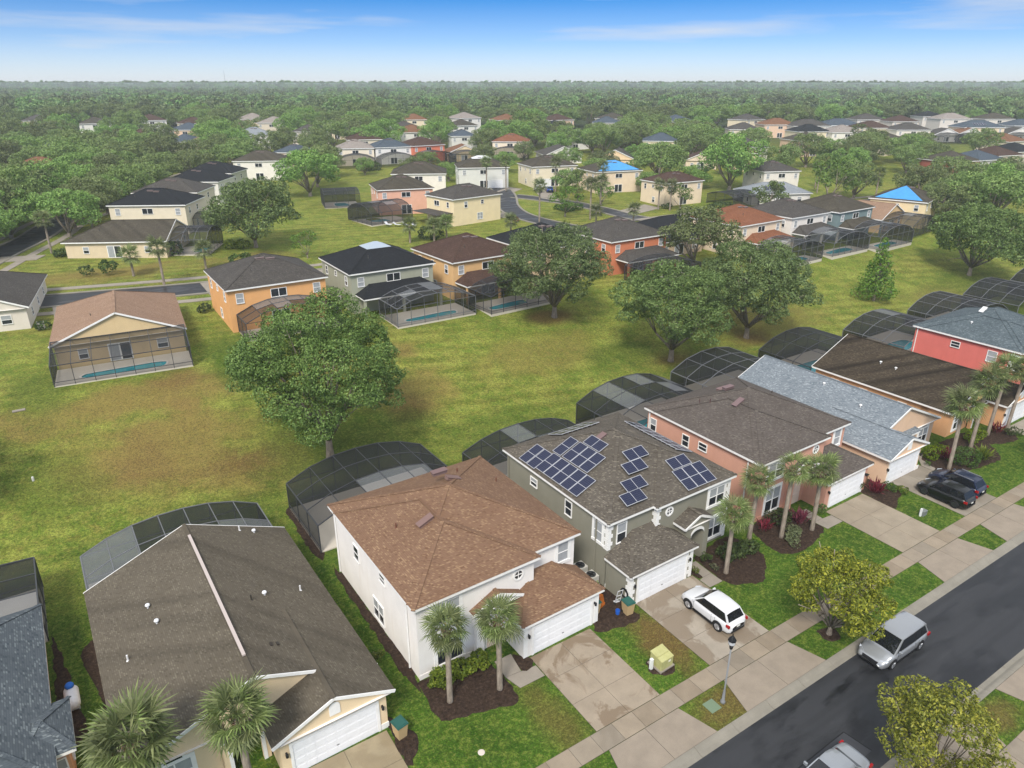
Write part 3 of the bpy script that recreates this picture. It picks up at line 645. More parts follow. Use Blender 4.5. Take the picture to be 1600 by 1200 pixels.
def two_storey(label, ox, oy, rot, wallc, roofm, plan, gx0, W=12.5, D=13.1, step=.65, jog=8.6, porch=(3.6, 7.4, -.6), accents=True, trimw=True):
    """street house: body with a stepped front, hipped garage and a gabled porch"""
    t = thing('house', label, 'house', (ox, oy, 0), rad(rot)); wm = stucco(*wallc)
    ze = 5.72; zw = ze - .19; oh = .32; R_ = Roofer()
    fl, fr = (0.0, step) if plan == 'A' else (step, 0.0)          # y of the left and right parts of the front
    w_ = MB(); w_.prism([(0, fl), (jog, fl), (jog, fr), (W, fr), (W, D), (0, D)], -.5, zw)
    gx1 = gx0 + 6.15; gf = -2.15
    back = max(fl, fr)
    w_.prism([(gx0, gf), (gx1, gf), (gx1, back + .1), (gx0, back + .1)], -.4, 2.62)
    w_.build('wall', wm, t)
    y_m = max(fl, fr) - oh
    R_.main(-oh, W + oh, y_m, D + oh, ze)
    if plan == 'A': R_.main(-oh - .01, jog + oh, -oh, D - 1.0, ze + .012)
    else: R_.main(jog - oh, W + oh + .01, -oh, D - 1.0, ze + .012)
    yw = fr if plan == 'A' else fl
    if plan == 'A': R_.lean(gx0 - .25, gx1 + .3, gf - .3, yw, 2.82, 4.1, gx0 + 2.3, gx1 - 2.0)
    else: R_.lean(gx0 - .3, gx1 + .3, gf - .3, yw, 2.82, 4.15, gx0 + 2.4, gx1 - 1.9)
    # porch gable
    pa, pb, pf = porch; pm = (pa + pb)/2
    R_.main(pa, pb, pf, max(fl, 0) + .4, 3.62, .47, 'y', ('gable', 'none'), .3)
    pw = MB(); cw = .55
    pw.box(pa + .3, pa + .3 + cw, pf + .2, -.001 if plan == 'A' else -.001, 0, 3.45)
    if plan == 'B': pw.box(pb - .3 - cw, pb - .3, pf + .2, -.001, 0, 3.45)
    pr = pb - .3 if plan == 'B' else max(gx0, pb - .9)
    lin_ = MB(); n = 9; xa, xb = pa + .3 + cw, (pb - .3 - cw if plan == 'B' else gx0 + .05)
    pts = [(xa, 3.45), (xb, 3.45)]
    rr = (xb - xa)/2
    arc = [(xa + rr - rr*math.cos(math.pi*i/n), 2.45 + .5*math.sin(math.pi*i/n)) for i in range(n + 1)]
    for (a, za), (b, zb) in zip(arc[:-1], arc[1:]):
        for yy in (pf + .2, pf + .5): lin_.quad((a, yy, za), (b, yy, zb), (b, yy, 3.45), (a, yy, 3.45))
        lin_.quad((a, pf + .2, za), (b, pf + .2, zb), (b, pf + .5, zb), (a, pf + .5, za))
    pw.build('porch_column', wm, t); lin_.build('porch_arch', wm, t)
    at_ = MB()
    for (a, za), (b, zb) in zip(arc[:-1], arc[1:]):
        a2, b2 = (a - pm)*1.0, (b - pm)*1.0
        at_.quad((a, pf + .17, za), (b, pf + .17, zb), (b, pf + .17, zb + .24), (a, pf + .17, za + .24)); at_.quad((a, pf + .17, za + .24), (b, pf + .17, zb + .24), (b, pf + .2, zb + .24), (a, pf + .2, za + .24))
    at_.build('arch_moulding', M_WHITE, t)
    dr = MB(); dx = (xa + xb)/2; dr.box(dx - .5, dx + .5, -.05 + fl, .02 + fl, .05, 2.15); dr.box(dx - .38, dx + .38, -.075 + fl, -.051 + fl, 1.2, 2.0); dr.box(dx - .38, dx + .38, -.075 + fl, -.051 + fl, .2, 1.05)
    dr.build('front_door', flat(92, 70, 56) if plan == 'B' else flat(225, 205, 190), t)
    r = R_.build(t, roofm, wm)
    # plinth band on the front corner
    if trimw:
        pb_ = MB(); pb_.box(-.03, min(pa + .2, 3.9), fl - .035, fl - .001, -.3, .35); pb_.build('base_band', M_WHITE if plan == 'B' else wm, t)
    garage_door(t, gx0 + 3.15, gf - .002, 4.75)
    lantern(t, gx0 + .35, gf - .0, 1.75); lantern(t, gx1 - .32, gf - .0, 1.75)
    for (x, y) in ((gx0, gf), (gx1, gf)):
        if accents == 'pilaster':
            q = MB(); q.box(x - .03 if x == gx0 else x - .3, x + .3 if x == gx0 else x + .03, gf - .04, gf - .001, 0, 2.6); q.build('pilaster', M_WHITE, t)
    for (x, y) in ((-.09, 1.2 + fl), (-.09, D - .3), (W + .09, D - .4)):
        q = MB(); q.box(x - .05, x + .05, y - .04, y + .04, .1, 5.4); q.beam((x, y, 5.4), (x + (-.22 if x < 0 else .22), y, 5.55), .07); q.build('downspout', M_WHITE if plan != 'B' else wm, t)
    return t, r

def ridge_z(W, oh=.32): return 5.72 + (W/2 + oh)*K

# H2, the white house with the tan roof
ROOF_TAN = shingle((150, 119, 96), (184, 152, 120), (126, 95, 75), .06)
h2, r2 = two_storey('white stucco two-storey house with a tan shingle roof and wet driveway', 13.35, 31.1, 1.3, (242, 238, 233), ROOF_TAN, 'A', 6.3, accents='pilaster')
def a_windows(t, sty='Nb'):
    win(t, 'f', 2.0, -.001, 4.42, 2.0, 1.6, 'Db', True); win(t, 'f', 2.15, -.001, 1.6, 1.9, 2.3, 'Db', True)
    win(t, 'f', 7.35, -.001, 4.8, .62, .62, 'round'); win(t, 'f', 11.5, .649, 4.5, 1.0, 1.6, 'Nw', True)
a_windows(h2)
win(h2, 'l', -.001, 9.1, 3.95, .95, 1.25, 'Nd'); win(h2, 'l', -.001, 4.75, 4.6, .9, .75, 'Nd'); win(h2, 'l', -.001, 5.8, 1.25, 1.7, 1.65, 'Db')
win(h2, 'r', 12.501, 4.5, 4.4, .9, 1.2, 'Nd')
Zp = lambda d: 5.72 + (d + .32)*K                                     # roof height at d metres inside the wall
vent(r2, 6.6, 8.9, Zp(5.9) + .03, 0, 0, 'box'); vent(r2, 3.5, 5.2, Zp(3.5) + .1, 0, -SL, 'box', (124, 100, 94)); vent(r2, 7.3, 8.2, Zp(5.0), 0, SL, 'box', (124, 100, 94))
vent(r2, 2.0, 6.6, Zp(2.0), 0, 0, 'pipe', (110, 70, 55)); vent(r2, 8.8, 10.2, Zp(2.7), 0, 0, 'pipe', (110, 70, 55)); vent(r2, 11, 8.2, Zp(1.4), 0, 0, 'pipe', (110, 70, 55))
# H3, olive, with solar panels
ROOF_GREY = shingle((116, 109, 99), (152, 144, 130), (86, 79, 71), .1)
h3, r3 = two_storey('olive two-storey house with solar panels and white corner blocks', 28.62, 31.3, 1.0, (142, 139, 122), ROOF_GREY, 'B', .0, W=12.3, D=13.3, step=.4, jog=4.3, porch=(6.15, 9.3, -1.3))
win(h3, 'f', 10.8, -.001, 4.35, 1.8, 1.6, 'Db', True); win(h3, 'f', 10.9, -.001, 1.4, 1.8, 1.9, 'Db', True); win(h3, 'f', 5.6, -.001, 4.75, .55, .55, 'round'); win(h3, 'f', 1.25, .399, 4.35, .95, 1.7, 'Nb')
win(h3, 'l', -.001, 1.45, 4.35, 1.0, 1.7, 'Nw', True); win(h3, 'l', -.001, 4.9, 4.4, .85, 1.35, 'Nd'); win(h3, 'l', -.001, 9.4, 4.45, .95, .8, 'Nb')
quoins(h3, 0, .4, 3.25, 5.4); quoins(h3, 4.3, 0, 3.4, 5.4); quoins(h3, 0, -2.15, .05, 2.5); quoins(h3, 6.15, -2.15, .05, 2.5, -1); quoins(h3, 12.3, 0, .05, 5.4, -1)
vent(r3, 4.9, 7.3, Zp(4.9), 0, -SL, 'box', (118, 96, 94))
# solar panels: one object each, lying 10 cm above the slope
def solar_mat():
    m = NT('solar_cells'); x, y, z = m.sepxyz(m.coord())
    gx_ = m.math('LESS_THAN', m.math('FRACT', m.math('DIVIDE', x, .166)), .05); gy_ = m.math('LESS_THAN', m.math('FRACT', m.math('DIVIDE', y, .166)), .09)
    g = m.math('MAXIMUM', gx_, gy_); n = m.noise(m.coord(), 3, 2)
    col = m.mix(g, m.mix(n, (.010, .013, .034, 1), (.018, .022, .052, 1)), (.055, .06, .09, 1))
    return m.done(col, .18, spec=.35)
M_SOLAR = solar_mat(); M_ALU = flat(186, 188, 194, .8, .4)
def panel_mesh(w, l):
    c = MB(); c.box(-w/2 + .03, w/2 - .03, -l/2 + .03, l/2 - .03, 0, .03)
    f = MB(); t = .035
    f.box(-w/2, w/2, -l/2, -l/2 + t, -.005, .045); f.box(-w/2, w/2, l/2 - t, l/2, -.005, .045); f.box(-w/2, -w/2 + t, -l/2 + t, l/2 - t, -.005, .045); f.box(w/2 - t, w/2, -l/2 + t, l/2 - t, -.005, .045)
    if l > w: f.box(-w/2 + t, w/2 - t, -.02, .02, .031, .042)
    else: f.box(-.02, .02, -l/2 + t, l/2 - t, .031, .042)
    f.box(-w/2 + .2, -w/2 + .26, -l/2 + .1, l/2 - .1, -.10, -.005); f.box(w/2 - .26, w/2 - .2, -l/2 + .1, l/2 - .1, -.10, -.005)
    return f.mesh('solar_panel', M_ALU), c.mesh('cell_sheet', M_SOLAR)
_pl = panel_mesh(1.02, 1.98), panel_mesh(2.0, 1.02)
def solar(side, cx, cy, land, W=12.3, D=13.3):
    """cx, cy: plan position in the house; side: which slope"""
    d = {'l': cx, 'f': cy - (0 if cx > 4.3 else 0), 'r': W - cx, 'b': D - cy}[side]
    z = 5.735 + (d + .32)*K + .13
    fm, cm_ = _pl[1] if land else _pl[0]
    # panel local y runs up the slope
    rz = {'f': 0, 'l': -math.pi/2, 'r': math.pi/2, 'b': math.pi}[side]
    o = ob('solar_panel', fm, r3, (cx, cy, z)); o.rotation_euler = (Matrix.Rotation(rz, 3, 'Z') @ Matrix.Rotation(SL, 3, 'X')).to_euler()
    ob('cell_sheet', cm_, o)
LX, LY = 28.62, 31.3
for cy in (40.9, 42.0): solar('l', 29.27 - LX, cy - LY, False)
solar('l', 31.33 - LX, 40.2 - LY, False)
for cy in (36.9, 37.95, 39.0): solar('l', 31.36 - LX, cy - LY, False)
solar('l', 32.83 - LX, 38.3 - LY, True)
for cy in (35.7, 36.75, 37.8, 38.85, 39.9): solar('l', 29.42 - LX, cy - LY, False)
for cx, cy in ((34.4, 35.4), (33.45, 34.45), (32.3, 33.2), (31.4, 32.3)): solar('f', cx - LX, cy - LY, True)
solar('f', 37.25 - LX, 33.55 - LY, True)
for cx in (36.5, 37.53, 38.56): solar('f', cx - LX, 32.1 - LY, False)
for cy in (4.2, 5.25, 6.3, 7.35, 8.4, 9.45): solar('r', 10.9, cy, False)
for cx in (4.4, 5.45, 6.5, 7.55): solar('b', cx, 11.9, False)
# H4, salmon
ROOF_GBR = shingle((112, 104, 98), (138, 130, 121), (88, 80, 74), .08)
h4, r4 = two_storey('salmon two-storey house with a grey-brown roof, palms along its front', 44.42, 31.4, 1.0, (218, 158, 132), ROOF_GBR, 'A', 6.5, W=12.6, D=13.0)
a_windows(h4); win(h4, 'l', -.001, 8.1, 4.25, .85, 1.2, 'Nd'); win(h4, 'l', -.001, 6.1, 4.5, 1.0, .8, 'Nd'); win(h4, 'l', -.001, 12.2, 4.2, .8, 1.3, 'Nb')
vent(r4, 4.2, 6.2, Zp(4.2) + .05, 0, -SL, 'box', (118, 98, 98)); vent(r4, 5.6, 8.6, Zp(5.0), 0, 0, 'box', (118, 98, 98)); vent(r4, 6.3, 9.8, Zp(3.2), 0, 0, 'box', (120, 98, 96))
vent(r4, 2.6, 9.2, Zp(2.6), 0, 0, 'pipe', (90, 70, 66)); vent(r4, 3.1, 8.4, Zp(3.1), 0, 0, 'pipe', (90, 70, 66)); vent(r4, 10.1, 7, Zp(2.2), 0, 0, 'pipe', (70, 60, 56))
# H7, coral
ROOF_BLUE = shingle((106, 118, 124), (146, 158, 162), (76, 88, 94), .05)
h7, r7 = two_storey('coral red two-storey house with a blue-grey shingle roof', 90.4, 31.8, 1.5, (228, 112, 100), ROOF_BLUE, 'A', 6.6, W=13, D=12.6)
a_windows(h7); win(h7, 'l', -.001, 7.6, 4.6, 1.1, .8, 'Nd'); win(h7, 'l', -.001, 3.4, 4.3, 1.1, 1.4, 'Nw'); win(h7, 'l', -.001, .9, 4.3, 1.0, 1.6, 'Nb', True)
vent(r7, 5.2, 7.6, Zp(5.2), 0, -SL, 'box', (214, 214, 214)); vent(r7, 2.4, 7.4, Zp(2.4), 0, 0, 'dome', (225, 225, 225))

def one_storey(label, ox, oy, rot, wallc, roofm, mirror=False, W=12.6, D=16.0, detail=True):
    """bungalow: long ridge front to back, a front gable over the garage and a recessed arched entry"""
    t = thing('house', label, 'house', (ox, oy, 0), rad(rot)); wm = stucco(*wallc)
    fx = (lambda a: W - a) if mirror else (lambda a: a)
    def X(a, b): return tuple(sorted((fx(a), fx(b))))
    ze = 2.92; zw = ze - .18; oh = .4; R_ = Roofer()
    w_ = MB()
    g0, g1 = 6.5, W
    w_.box(*X(0, 4.1), 0, 3, -.4, zw); w_.box(0, W, 2.2, D, -.4, zw - .01); w_.box(*X(g0 + .1, g1), -2.3, 2.19, -.4, zw); w_.box(*X(4.11, 4.4), .02, 2.19, -.4, zw)
    w_.build('wall', wm, t)
    R_.main(-oh, W + oh, -.4, D + .4, ze, K, 'y', ('gable', 'gable'), oh)
    a, b = X(g0 - .35, g1 + oh + .01); R_.main(a, b, -2.75, 5.5, ze + .012, K, 'y', ('gable', 'none'), .35)
    R_.lean(*X(4.0, 6.75), -.75, .25, 2.75, 3.2, fx(4.35) if not mirror else fx(6.5), fx(6.5) if not mirror else fx(4.35))
    r = R_.build(t, roofm, wm)
    # arched entry
    e0, e1 = X(4.15, 6.5); ar = MB(); n = 8; xa, xb = e0 + .45, e1 - .4; rr = (xb - xa)/2
    ar.box(e0, xa, -.45, -.15, 0, 2.7); ar.box(xb, e1, -.45, -.15, 0, 2.7)
    arc = [(xa + rr - rr*math.cos(math.pi*i/n), 1.95 + .55*math.sin(math.pi*i/n)) for i in range(n + 1)]
    mo = MB()
    for (p, zp), (q, zq) in zip(arc[:-1], arc[1:]):
        ar.quad((p, -.45, zp), (q, -.45, zq), (q, -.45, 2.7), (p, -.45, 2.7)); ar.quad((p, -.45, zp), (q, -.45, zq), (q, -.15, zq), (p, -.15, zp))
        mo.quad((p, -.48, zp), (q, -.48, zq), (q, -.48, zq + .2), (p, -.48, zp + .2)); mo.quad((p, -.48, zp + .2), (q, -.48, zq + .2), (q, -.45, zq + .2), (p, -.45, zp + .2))
    mo.box(xa - .2, xa, -.48, -.451, 0, 1.95); mo.box(xb, xb + .2, -.48, -.451, 0, 1.95)
    ar.build('entry_arch', wm, t); mo.build('arch_moulding', M_WHITE, t)
    d = MB(); dx = (xa + xb)/2; d.box(dx - .75, dx + .75, 2.14, 2.19, .02, 2.1); d.box(dx - .01, dx + .01, 2.13, 2.139, .02, 2.1); d.build('front_door', flat(98, 62, 38), t)
    gc = (fx(g0 + .1) + fx(g1))/2; garage_door(t, gc, -2.302, 4.75)
    for s in (-1, 1):
        c = MB(); c.box(gc + s*2.8 - .24, gc + s*2.8 + .24, -2.345, -2.301, 0, .4 if s > 0 else .4); c.build('base_block', M_WHITE, t)
    v = MB(); v.box(-.3, .3, -.05, .0, 0, .55); v.add([(.3*math.cos(math.pi*i/8), -.05, .55 + .3*math.sin(math.pi*i/8)) for i in range(9)], [tuple(range(9))]); v.build('gable_ornament', M_WHITE, t, loc=(gc, -2.53, 3.05))
    lantern(t, gc - 2.72, -2.3, 1.7); lantern(t, gc + 2.72, -2.3, 1.7)
    win(t, 'f', fx(1.9), -.001, 1.35, 1.7, 1.7, 'Db', True)
    ha = MB(); ha.add([(.6*math.cos(math.pi*i/10), -.05, .5*math.sin(math.pi*i/10)) for i in range(11)], [tuple(range(11))]); o = ha.build('fanlight', M_WHITE, t, loc=(fx(1.9), 0, 2.3))
    hb = MB(); hb.add([(.45*math.cos(math.pi*i/10), -.06, .04 + .38*math.sin(math.pi*i/10)) for i in range(11)], [tuple(range(11))]); hb.build('pane', M_GLASS, o)
    for y in (5.0, 9.5, 13): win(t, 'l', -.001, y, 1.5, 1.0, 1.3, 'Nb')
    for y in (6.0, 10.5): win(t, 'r', W + .001, y, 1.5, 1.0, 1.3, 'Nb')
    return t, r
Z1 = lambda x, W=12.6: 2.92 + (min(x, W - x) + .4)*K
ROOF_OLD = shingle((118, 110, 96), (138, 130, 114), (98, 90, 78), .34)
ROOF_BROWN = shingle((88, 78, 64), (116, 105, 88), (58, 50, 42), .8)
ROOF_SLATE = shingle((148, 157, 164), (190, 198, 203), (110, 121, 130), 0.0, .16)
h1, r1 = one_storey('cream bungalow with a weathered brown roof and white ridge strip', -2.35, 30.95, 1.6, (240, 212, 166), ROOF_OLD)
b = MB(); b.box(6.21, 6.39, 1.3, 14.6, 5.80, 5.90); b.build('ridge_vent', flat(188, 176, 170), r1)
for x, y, kd, c in ((2.8, 10.5, 'dome', (226, 228, 232)), (3.0, 8.6, 'dome', (226, 228, 232)), (1.1, 7.3, 'pipe', (224, 224, 224)), (9.0, 7.2, 'dome', (226, 228, 232)), (11.3, 7.6, 'pipe', (224, 224, 224)), (10.6, 15.4, 'dome', (226, 228, 232)), (9.7, 15.7, 'pipe', (224, 224, 224)), (8.1, 6.7, 'pipe', (60, 56, 50))): vent(r1, x, y, Z1(x), 0, 0, kd, c)
for x in (7.9, 8.25): q = MB(); q.box(-.07, .07, -.14, .14, 0, .06); q.build('roof_flashing', flat(58, 52, 46), r1, loc=(x, 2.2, Z1(x)), rot=(0, SL, 0))
h5, r5 = one_storey('peach bungalow with a pale slate-blue shingle roof, two dark cars outside', 59.2, 31.2, .6, (236, 196, 158), ROOF_SLATE, True, 12.2, 16.2)
vent(r5, 5.0, 8.2, Z1(5.0, 12.2), 0, 0, 'dome', (232, 232, 232)); vent(r5, 4.0, 3.4, Z1(4, 12.2), 0, 0, 'dome', (232, 232, 232))
h6, r6 = one_storey('orange bungalow with a dark brown streaked roof behind tall palms', 73.9, 31.0, 1.4, (232, 172, 112), ROOF_BROWN, False, 12.5, 15.6)
for x, y in ((3.2, 9.8), (3.0, 7.9)): vent(r6, x, y, Z1(x, 12.5), 0, 0, 'dome', (232, 232, 230))
# H0, blue-grey bungalow at the edge of the picture
t = h0 = thing('house', 'orange bungalow with a blue-grey shingle roof beside a propane tank', 'house', (-18.2, 32.6, 0), rad(1.2)); wm = stucco(222, 158, 108)
w_ = MB(); w_.box(0, 12.5, 0, 14.3, -.4, 2.73); w_.box(12.5, 13.35, 1.6, 4.9, -.4, 2.5); w_.build('wall', wm, t)
R_ = Roofer(); R_.main(-.4, 12.9, -.4, 14.7, 2.92); R_.main(11.0, 13.75, 1.25, 5.25, 2.72, .38, 'x', ('hip', 'hip'), .3); r0 = R_.build(t, shingle((104, 112, 118), (140, 149, 152), (76, 85, 92), .1, .2), wm)
win(t, 'f', 12.9, 1.599, 1.4, .62, 1.5, 'Nb', False); win(t, 'r', 13.351, 3.2, 1.4, 1.2, 1.4, 'Nb'); win(t, 'r', 12.501, 9, 1.5, 1.0, 1.2, 'Nb')
for x, y in ((9.6, 8.4), (9.7, 7.7)): q = MB(); q.box(-.16, .16, -.1, .1, 0, .12); q.build('roof_flashing', flat(20, 20, 22), r0, loc=(x, y, Z1(12.5-x, 40)), rot=(0, SL, 0))
# ------------------------------------------------------------------ screened pool cages
def cage(label, ox, oy, rot, w, L, nx=6, ny=3, hw=2.55, rise=1.5, pale=(), rail=True, flat_end=False, beam=None, z=None, pool=None, pool_label=None, mono=False, scr=None):
    """arched aluminium frame with screen panels; local y runs away from the house"""
    a = rad(rot); cx, cy = ox + math.cos(a)*w/2 - math.sin(a)*L/2, oy + math.sin(a)*w/2 + math.cos(a)*L/2
    z0 = hgt(cx, cy) if z is None else z
    t = thing('pool_cage', label, 'pool enclosure', (ox, oy, z0 + .06), a)
    bm = beam or M_BEAM
    xs = [w*i/nx for i in range(nx + 1)]
    if mono: prof = [hw + rise*(1 - abs(2*x/w - 1)**1.0)*.0 + rise for x in xs]
    else: prof = [hw + rise*(1 - abs(2*x/w - 1)**2.3) for x in xs]
    ys = [L*j/ny for j in range(ny + 1)]
    zz = lambda i, j: prof[i] if not mono else hw + rise*(1 - j/ny)
    for j in range(ny + 1):
        b = MB(); wd_ = .085 if j in (0, ny) else .07
        b.beam((0, ys[j], 0), (0, ys[j], zz(0, j)), wd_); b.beam((w, ys[j], 0), (w, ys[j], zz(nx, j)), wd_)
        for i in range(nx): b.beam((xs[i], ys[j], zz(i, j)), (xs[i+1], ys[j], zz(i+1, j)), wd_)
        b.build('rib', bm, t)
    for i in range(nx + 1):
        b = MB()
        for j in range(ny): b.beam((xs[i], ys[j], zz(i, j)), (xs[i], ys[j+1], zz(i, j+1)), .06 if i not in (0, nx) else .085)
        if 0 < i < nx: b.beam((xs[i], L, 0), (xs[i], L, zz(i, ny)), .06)
        b.build('purlin', bm, t)
    if rail:
        b = MB()
        for zr in (.45, hw):
            b.beam((0, L, zr), (w, L, zr), .055)
            for x in (0, w): b.beam((x, 0, zr), (x, L, zr), .055)
        b.build('rail', bm, t)
    k = 0
    def pan(p, q, r_, s_, pl):
        c = [(u+v)/2 for u, v in zip(p, r_)]
        me = MB(); me.add([tuple(u - v for u, v in zip(e_, c)) for e_ in (p, q, r_, s_)], [(0, 1, 2, 3)])
        me.build('screen_panel', M_SCREEN_PALE if pl else (scr or M_SCREEN), t, loc=c)
    for j in range(ny):
        for i in range(nx):
            pan((xs[i], ys[j], zz(i, j)), (xs[i+1], ys[j], zz(i+1, j)), (xs[i+1], ys[j+1], zz(i+1, j+1)), (xs[i], ys[j+1], zz(i, j+1)), (i, j) in pale)
        for x, i in ((0, 0), (w, nx)):
            pan((x, ys[j], .02), (x, ys[j+1], .02), (x, ys[j+1], zz(i, j+1)), (x, ys[j], zz(i, j)), False)
    for i in range(nx): pan((xs[i], L, .02), (xs[i+1], L, .02), (xs[i+1], L, zz(i+1, ny)), (xs[i], L, zz(i, ny)), False)
    if pool: pool_in(t, pool_label or ('pool inside the ' + label), ox, oy, a, w, L, z0, pool)
    return t
M_DECK = flat(214, 206, 192, .85, .8)
def pool_in(cg, label, ox, oy, a, w, L, z0, pool):
    px, py, pw, pl = pool[:4]                         # centre and half sizes in cage coordinates
    t = thing('swimming_pool', label, 'pool', (ox, oy, z0), a)
    n = 22; poly = []
    for i in range(n):
        q = 2*math.pi*i/n; r_ = 1 + .14*math.sin(2*q + 1) + .08*math.cos(3*q)
        c, s = math.cos(q), math.sin(q); e = .62
        poly.append((px + pw*r_*abs(c)**e*(1 if c > 0 else -1), py + pl*r_*abs(s)**e*(1 if s > 0 else -1)))
    bm = bmesh.new(); ed = []
    for loop in ([(.02, .02), (w - .02, .02), (w - .02, L - .02), (.02, L - .02)], poly):
        vs = [bm.verts.new((x, y, .09)) for x, y in loop]; ed += [bm.edges.new((vs[i], vs[(i+1) % len(vs)])) for i in range(len(vs))]
    bmesh.ops.triangle_fill(bm, use_beauty=True, edges=ed)
    for f in list(bm.faces):
        f.normal_update()
        if f.normal.z < 0: f.normal_flip()
    me = bpy.data.meshes.new('deck'); bm.to_mesh(me); bm.free(); me.materials.append(M_DECK)
    d = ob('deck', me, t)
    sk = MB(); sk.box(.0, w, 0, .02, -1.6, .088); sk.box(0, w, L - .02, L, -1.6, .088); sk.box(0, .02, .021, L - .021, -1.6, .088); sk.box(w - .02, w, .021, L - .021, -1.6, .088); sk.build('deck_edge', M_DECK, t)
    wm_ = MB(); wm_.add([(x, y, .02) for x, y in poly], [tuple(range(n))]); wm_.build('water', M_WATER, t)
    cp = MB(); g = 1.0
    for i in range(n):
        p, q = poly[i], poly[(i+1) % n]; cp.beam((p[0], p[1], .10), (q[0], q[1], .10), .22, .05)
    cp.build('coping', paint(226, 222, 214), t)

random.seed(11)
cage('low grey screen cage behind the weathered cream bungalow', -3.0, 46.6, 1.4, 12.6, 5.9, 7, 2, 2.5, 1.5, {(0, 0), (0, 1), (1, 1), (5, 0), (6, 0), (1, 0)}, beam=M_BEAM_LT, pool=(6.3, 3, 3.6, 1.6))
cage('domed dark screen cage behind the white tan-roofed house', 12.55, 47.0, 1.4, 12.8, 7.6, 6, 3, 2.5, 1.5, {(2, 0), (3, 0), (4, 0)}, pool=(6.4, 3.6, 3.4, 1.8), beam=M_BEAM)
cage('dark screen cage behind the solar-panelled olive house', 27.9, 45.0, 1.0, 12.4, 6.4, 6, 2, 2.4, 1.3, {(2, 1), (3, 0)}, pool=(6.2, 3, 3.2, 1.5))
cage('arched screen cage with chequered pale panels behind the salmon house', 43.5, 45.5, .8, 12.8, 8.8, 6, 3, 2.5, 1.6, {(1, 2), (1, 1), (3, 2), (4, 1), (5, 2)}, beam=M_BEAM, pool=(6.4, 4, 3.6, 1.9))
cage('arched dark screen cage behind the slate-blue-roofed bungalow', 58.4, 48.0, .6, 12.4, 7.4, 5, 3, 2.5, 1.6, (), beam=M_BEAM_LT, pool=(6.2, 3.6, 3.3, 1.8))
cage('arched dark screen cage behind the streaked brown-roofed bungalow', 73.4, 47.2, .8, 12.8, 7.6, 5, 3, 2.5, 1.6, {(4, 0)}, pool=(6.2, 3.6, 3.3, 1.8))
cage('arched screen cage behind the coral house', 89.8, 45.2, 1, 13.2, 8.6, 6, 3, 2.5, 1.6, {(3, 2)}, beam=M_BEAM_LT, pool=(6.4, 4, 3.4, 1.8))
cage('arched screen cage next along from the coral house', 106.5, 46.0, 1, 13, 8.2, 6, 3, 2.5, 1.7, (), beam=M_BEAM_LT, pool=(6.4, 4, 3.4, 1.8))
cage('arched screen cage second along from the coral house', 122.5, 46.0, 1, 13, 8.2, 6, 3, 2.5, 1.7, (), beam=M_BEAM_LT)
cage('arched screen cage with a pale corner, third along from the coral house', 138.5, 46.2, 1, 13, 8.2, 6, 3, 2.5, 1.7, {(5, 2), (4, 2)}, beam=M_BEAM_LT)
cage('small grey flat-roofed cage behind the bungalow with the propane tank', -18.4, 47.2, 1.2, 12.6, 6.6, 5, 3, 2.6, .25, {(4, 0), (3, 0)}, beam=M_BEAM, pool=(6, 3, 3, 1.6))

# ------------------------------------------------------------------ houses seen from behind, and the streets beyond
RF = {'grey': shingle((96, 92, 88), (122, 117, 110), (70, 66, 62), .12), 'black': shingle((46, 48, 52), (60, 62, 66), (34, 36, 40), .15), 'brown': shingle((96, 74, 64), (120, 96, 84), (70, 52, 46), .15),
      'pink': shingle((176, 146, 122), (194, 166, 142), (150, 118, 98), .1), 'tan': shingle((150, 108, 80), (172, 130, 98), (118, 82, 60), .15), 'olive': shingle((98, 92, 80), (118, 112, 98), (72, 66, 56), .4),
      'blue': shingle((92, 104, 116), (116, 128, 138), (70, 80, 92), .1), 'pale': shingle((176, 166, 158), (196, 188, 180), (146, 136, 128), .1), 'silver': shingle((166, 172, 178), (190, 196, 200), (136, 142, 150), .1),
      'rust': shingle((158, 104, 76), (180, 128, 98), (122, 78, 56), .2)}
def tarp_mat(c):
    m = NT('tarpaulin'); n = m.noise(m.coord(), 1.2, 4); m.bump(n, .5, .1)
    return m.done(m.mix(n, lin(*c, .95), lin(*[q*.8 for q in c], .95)), .4)
M_TARP = tarp_mat((70, 156, 222)); M_TARPW = tarp_mat((236, 238, 242))
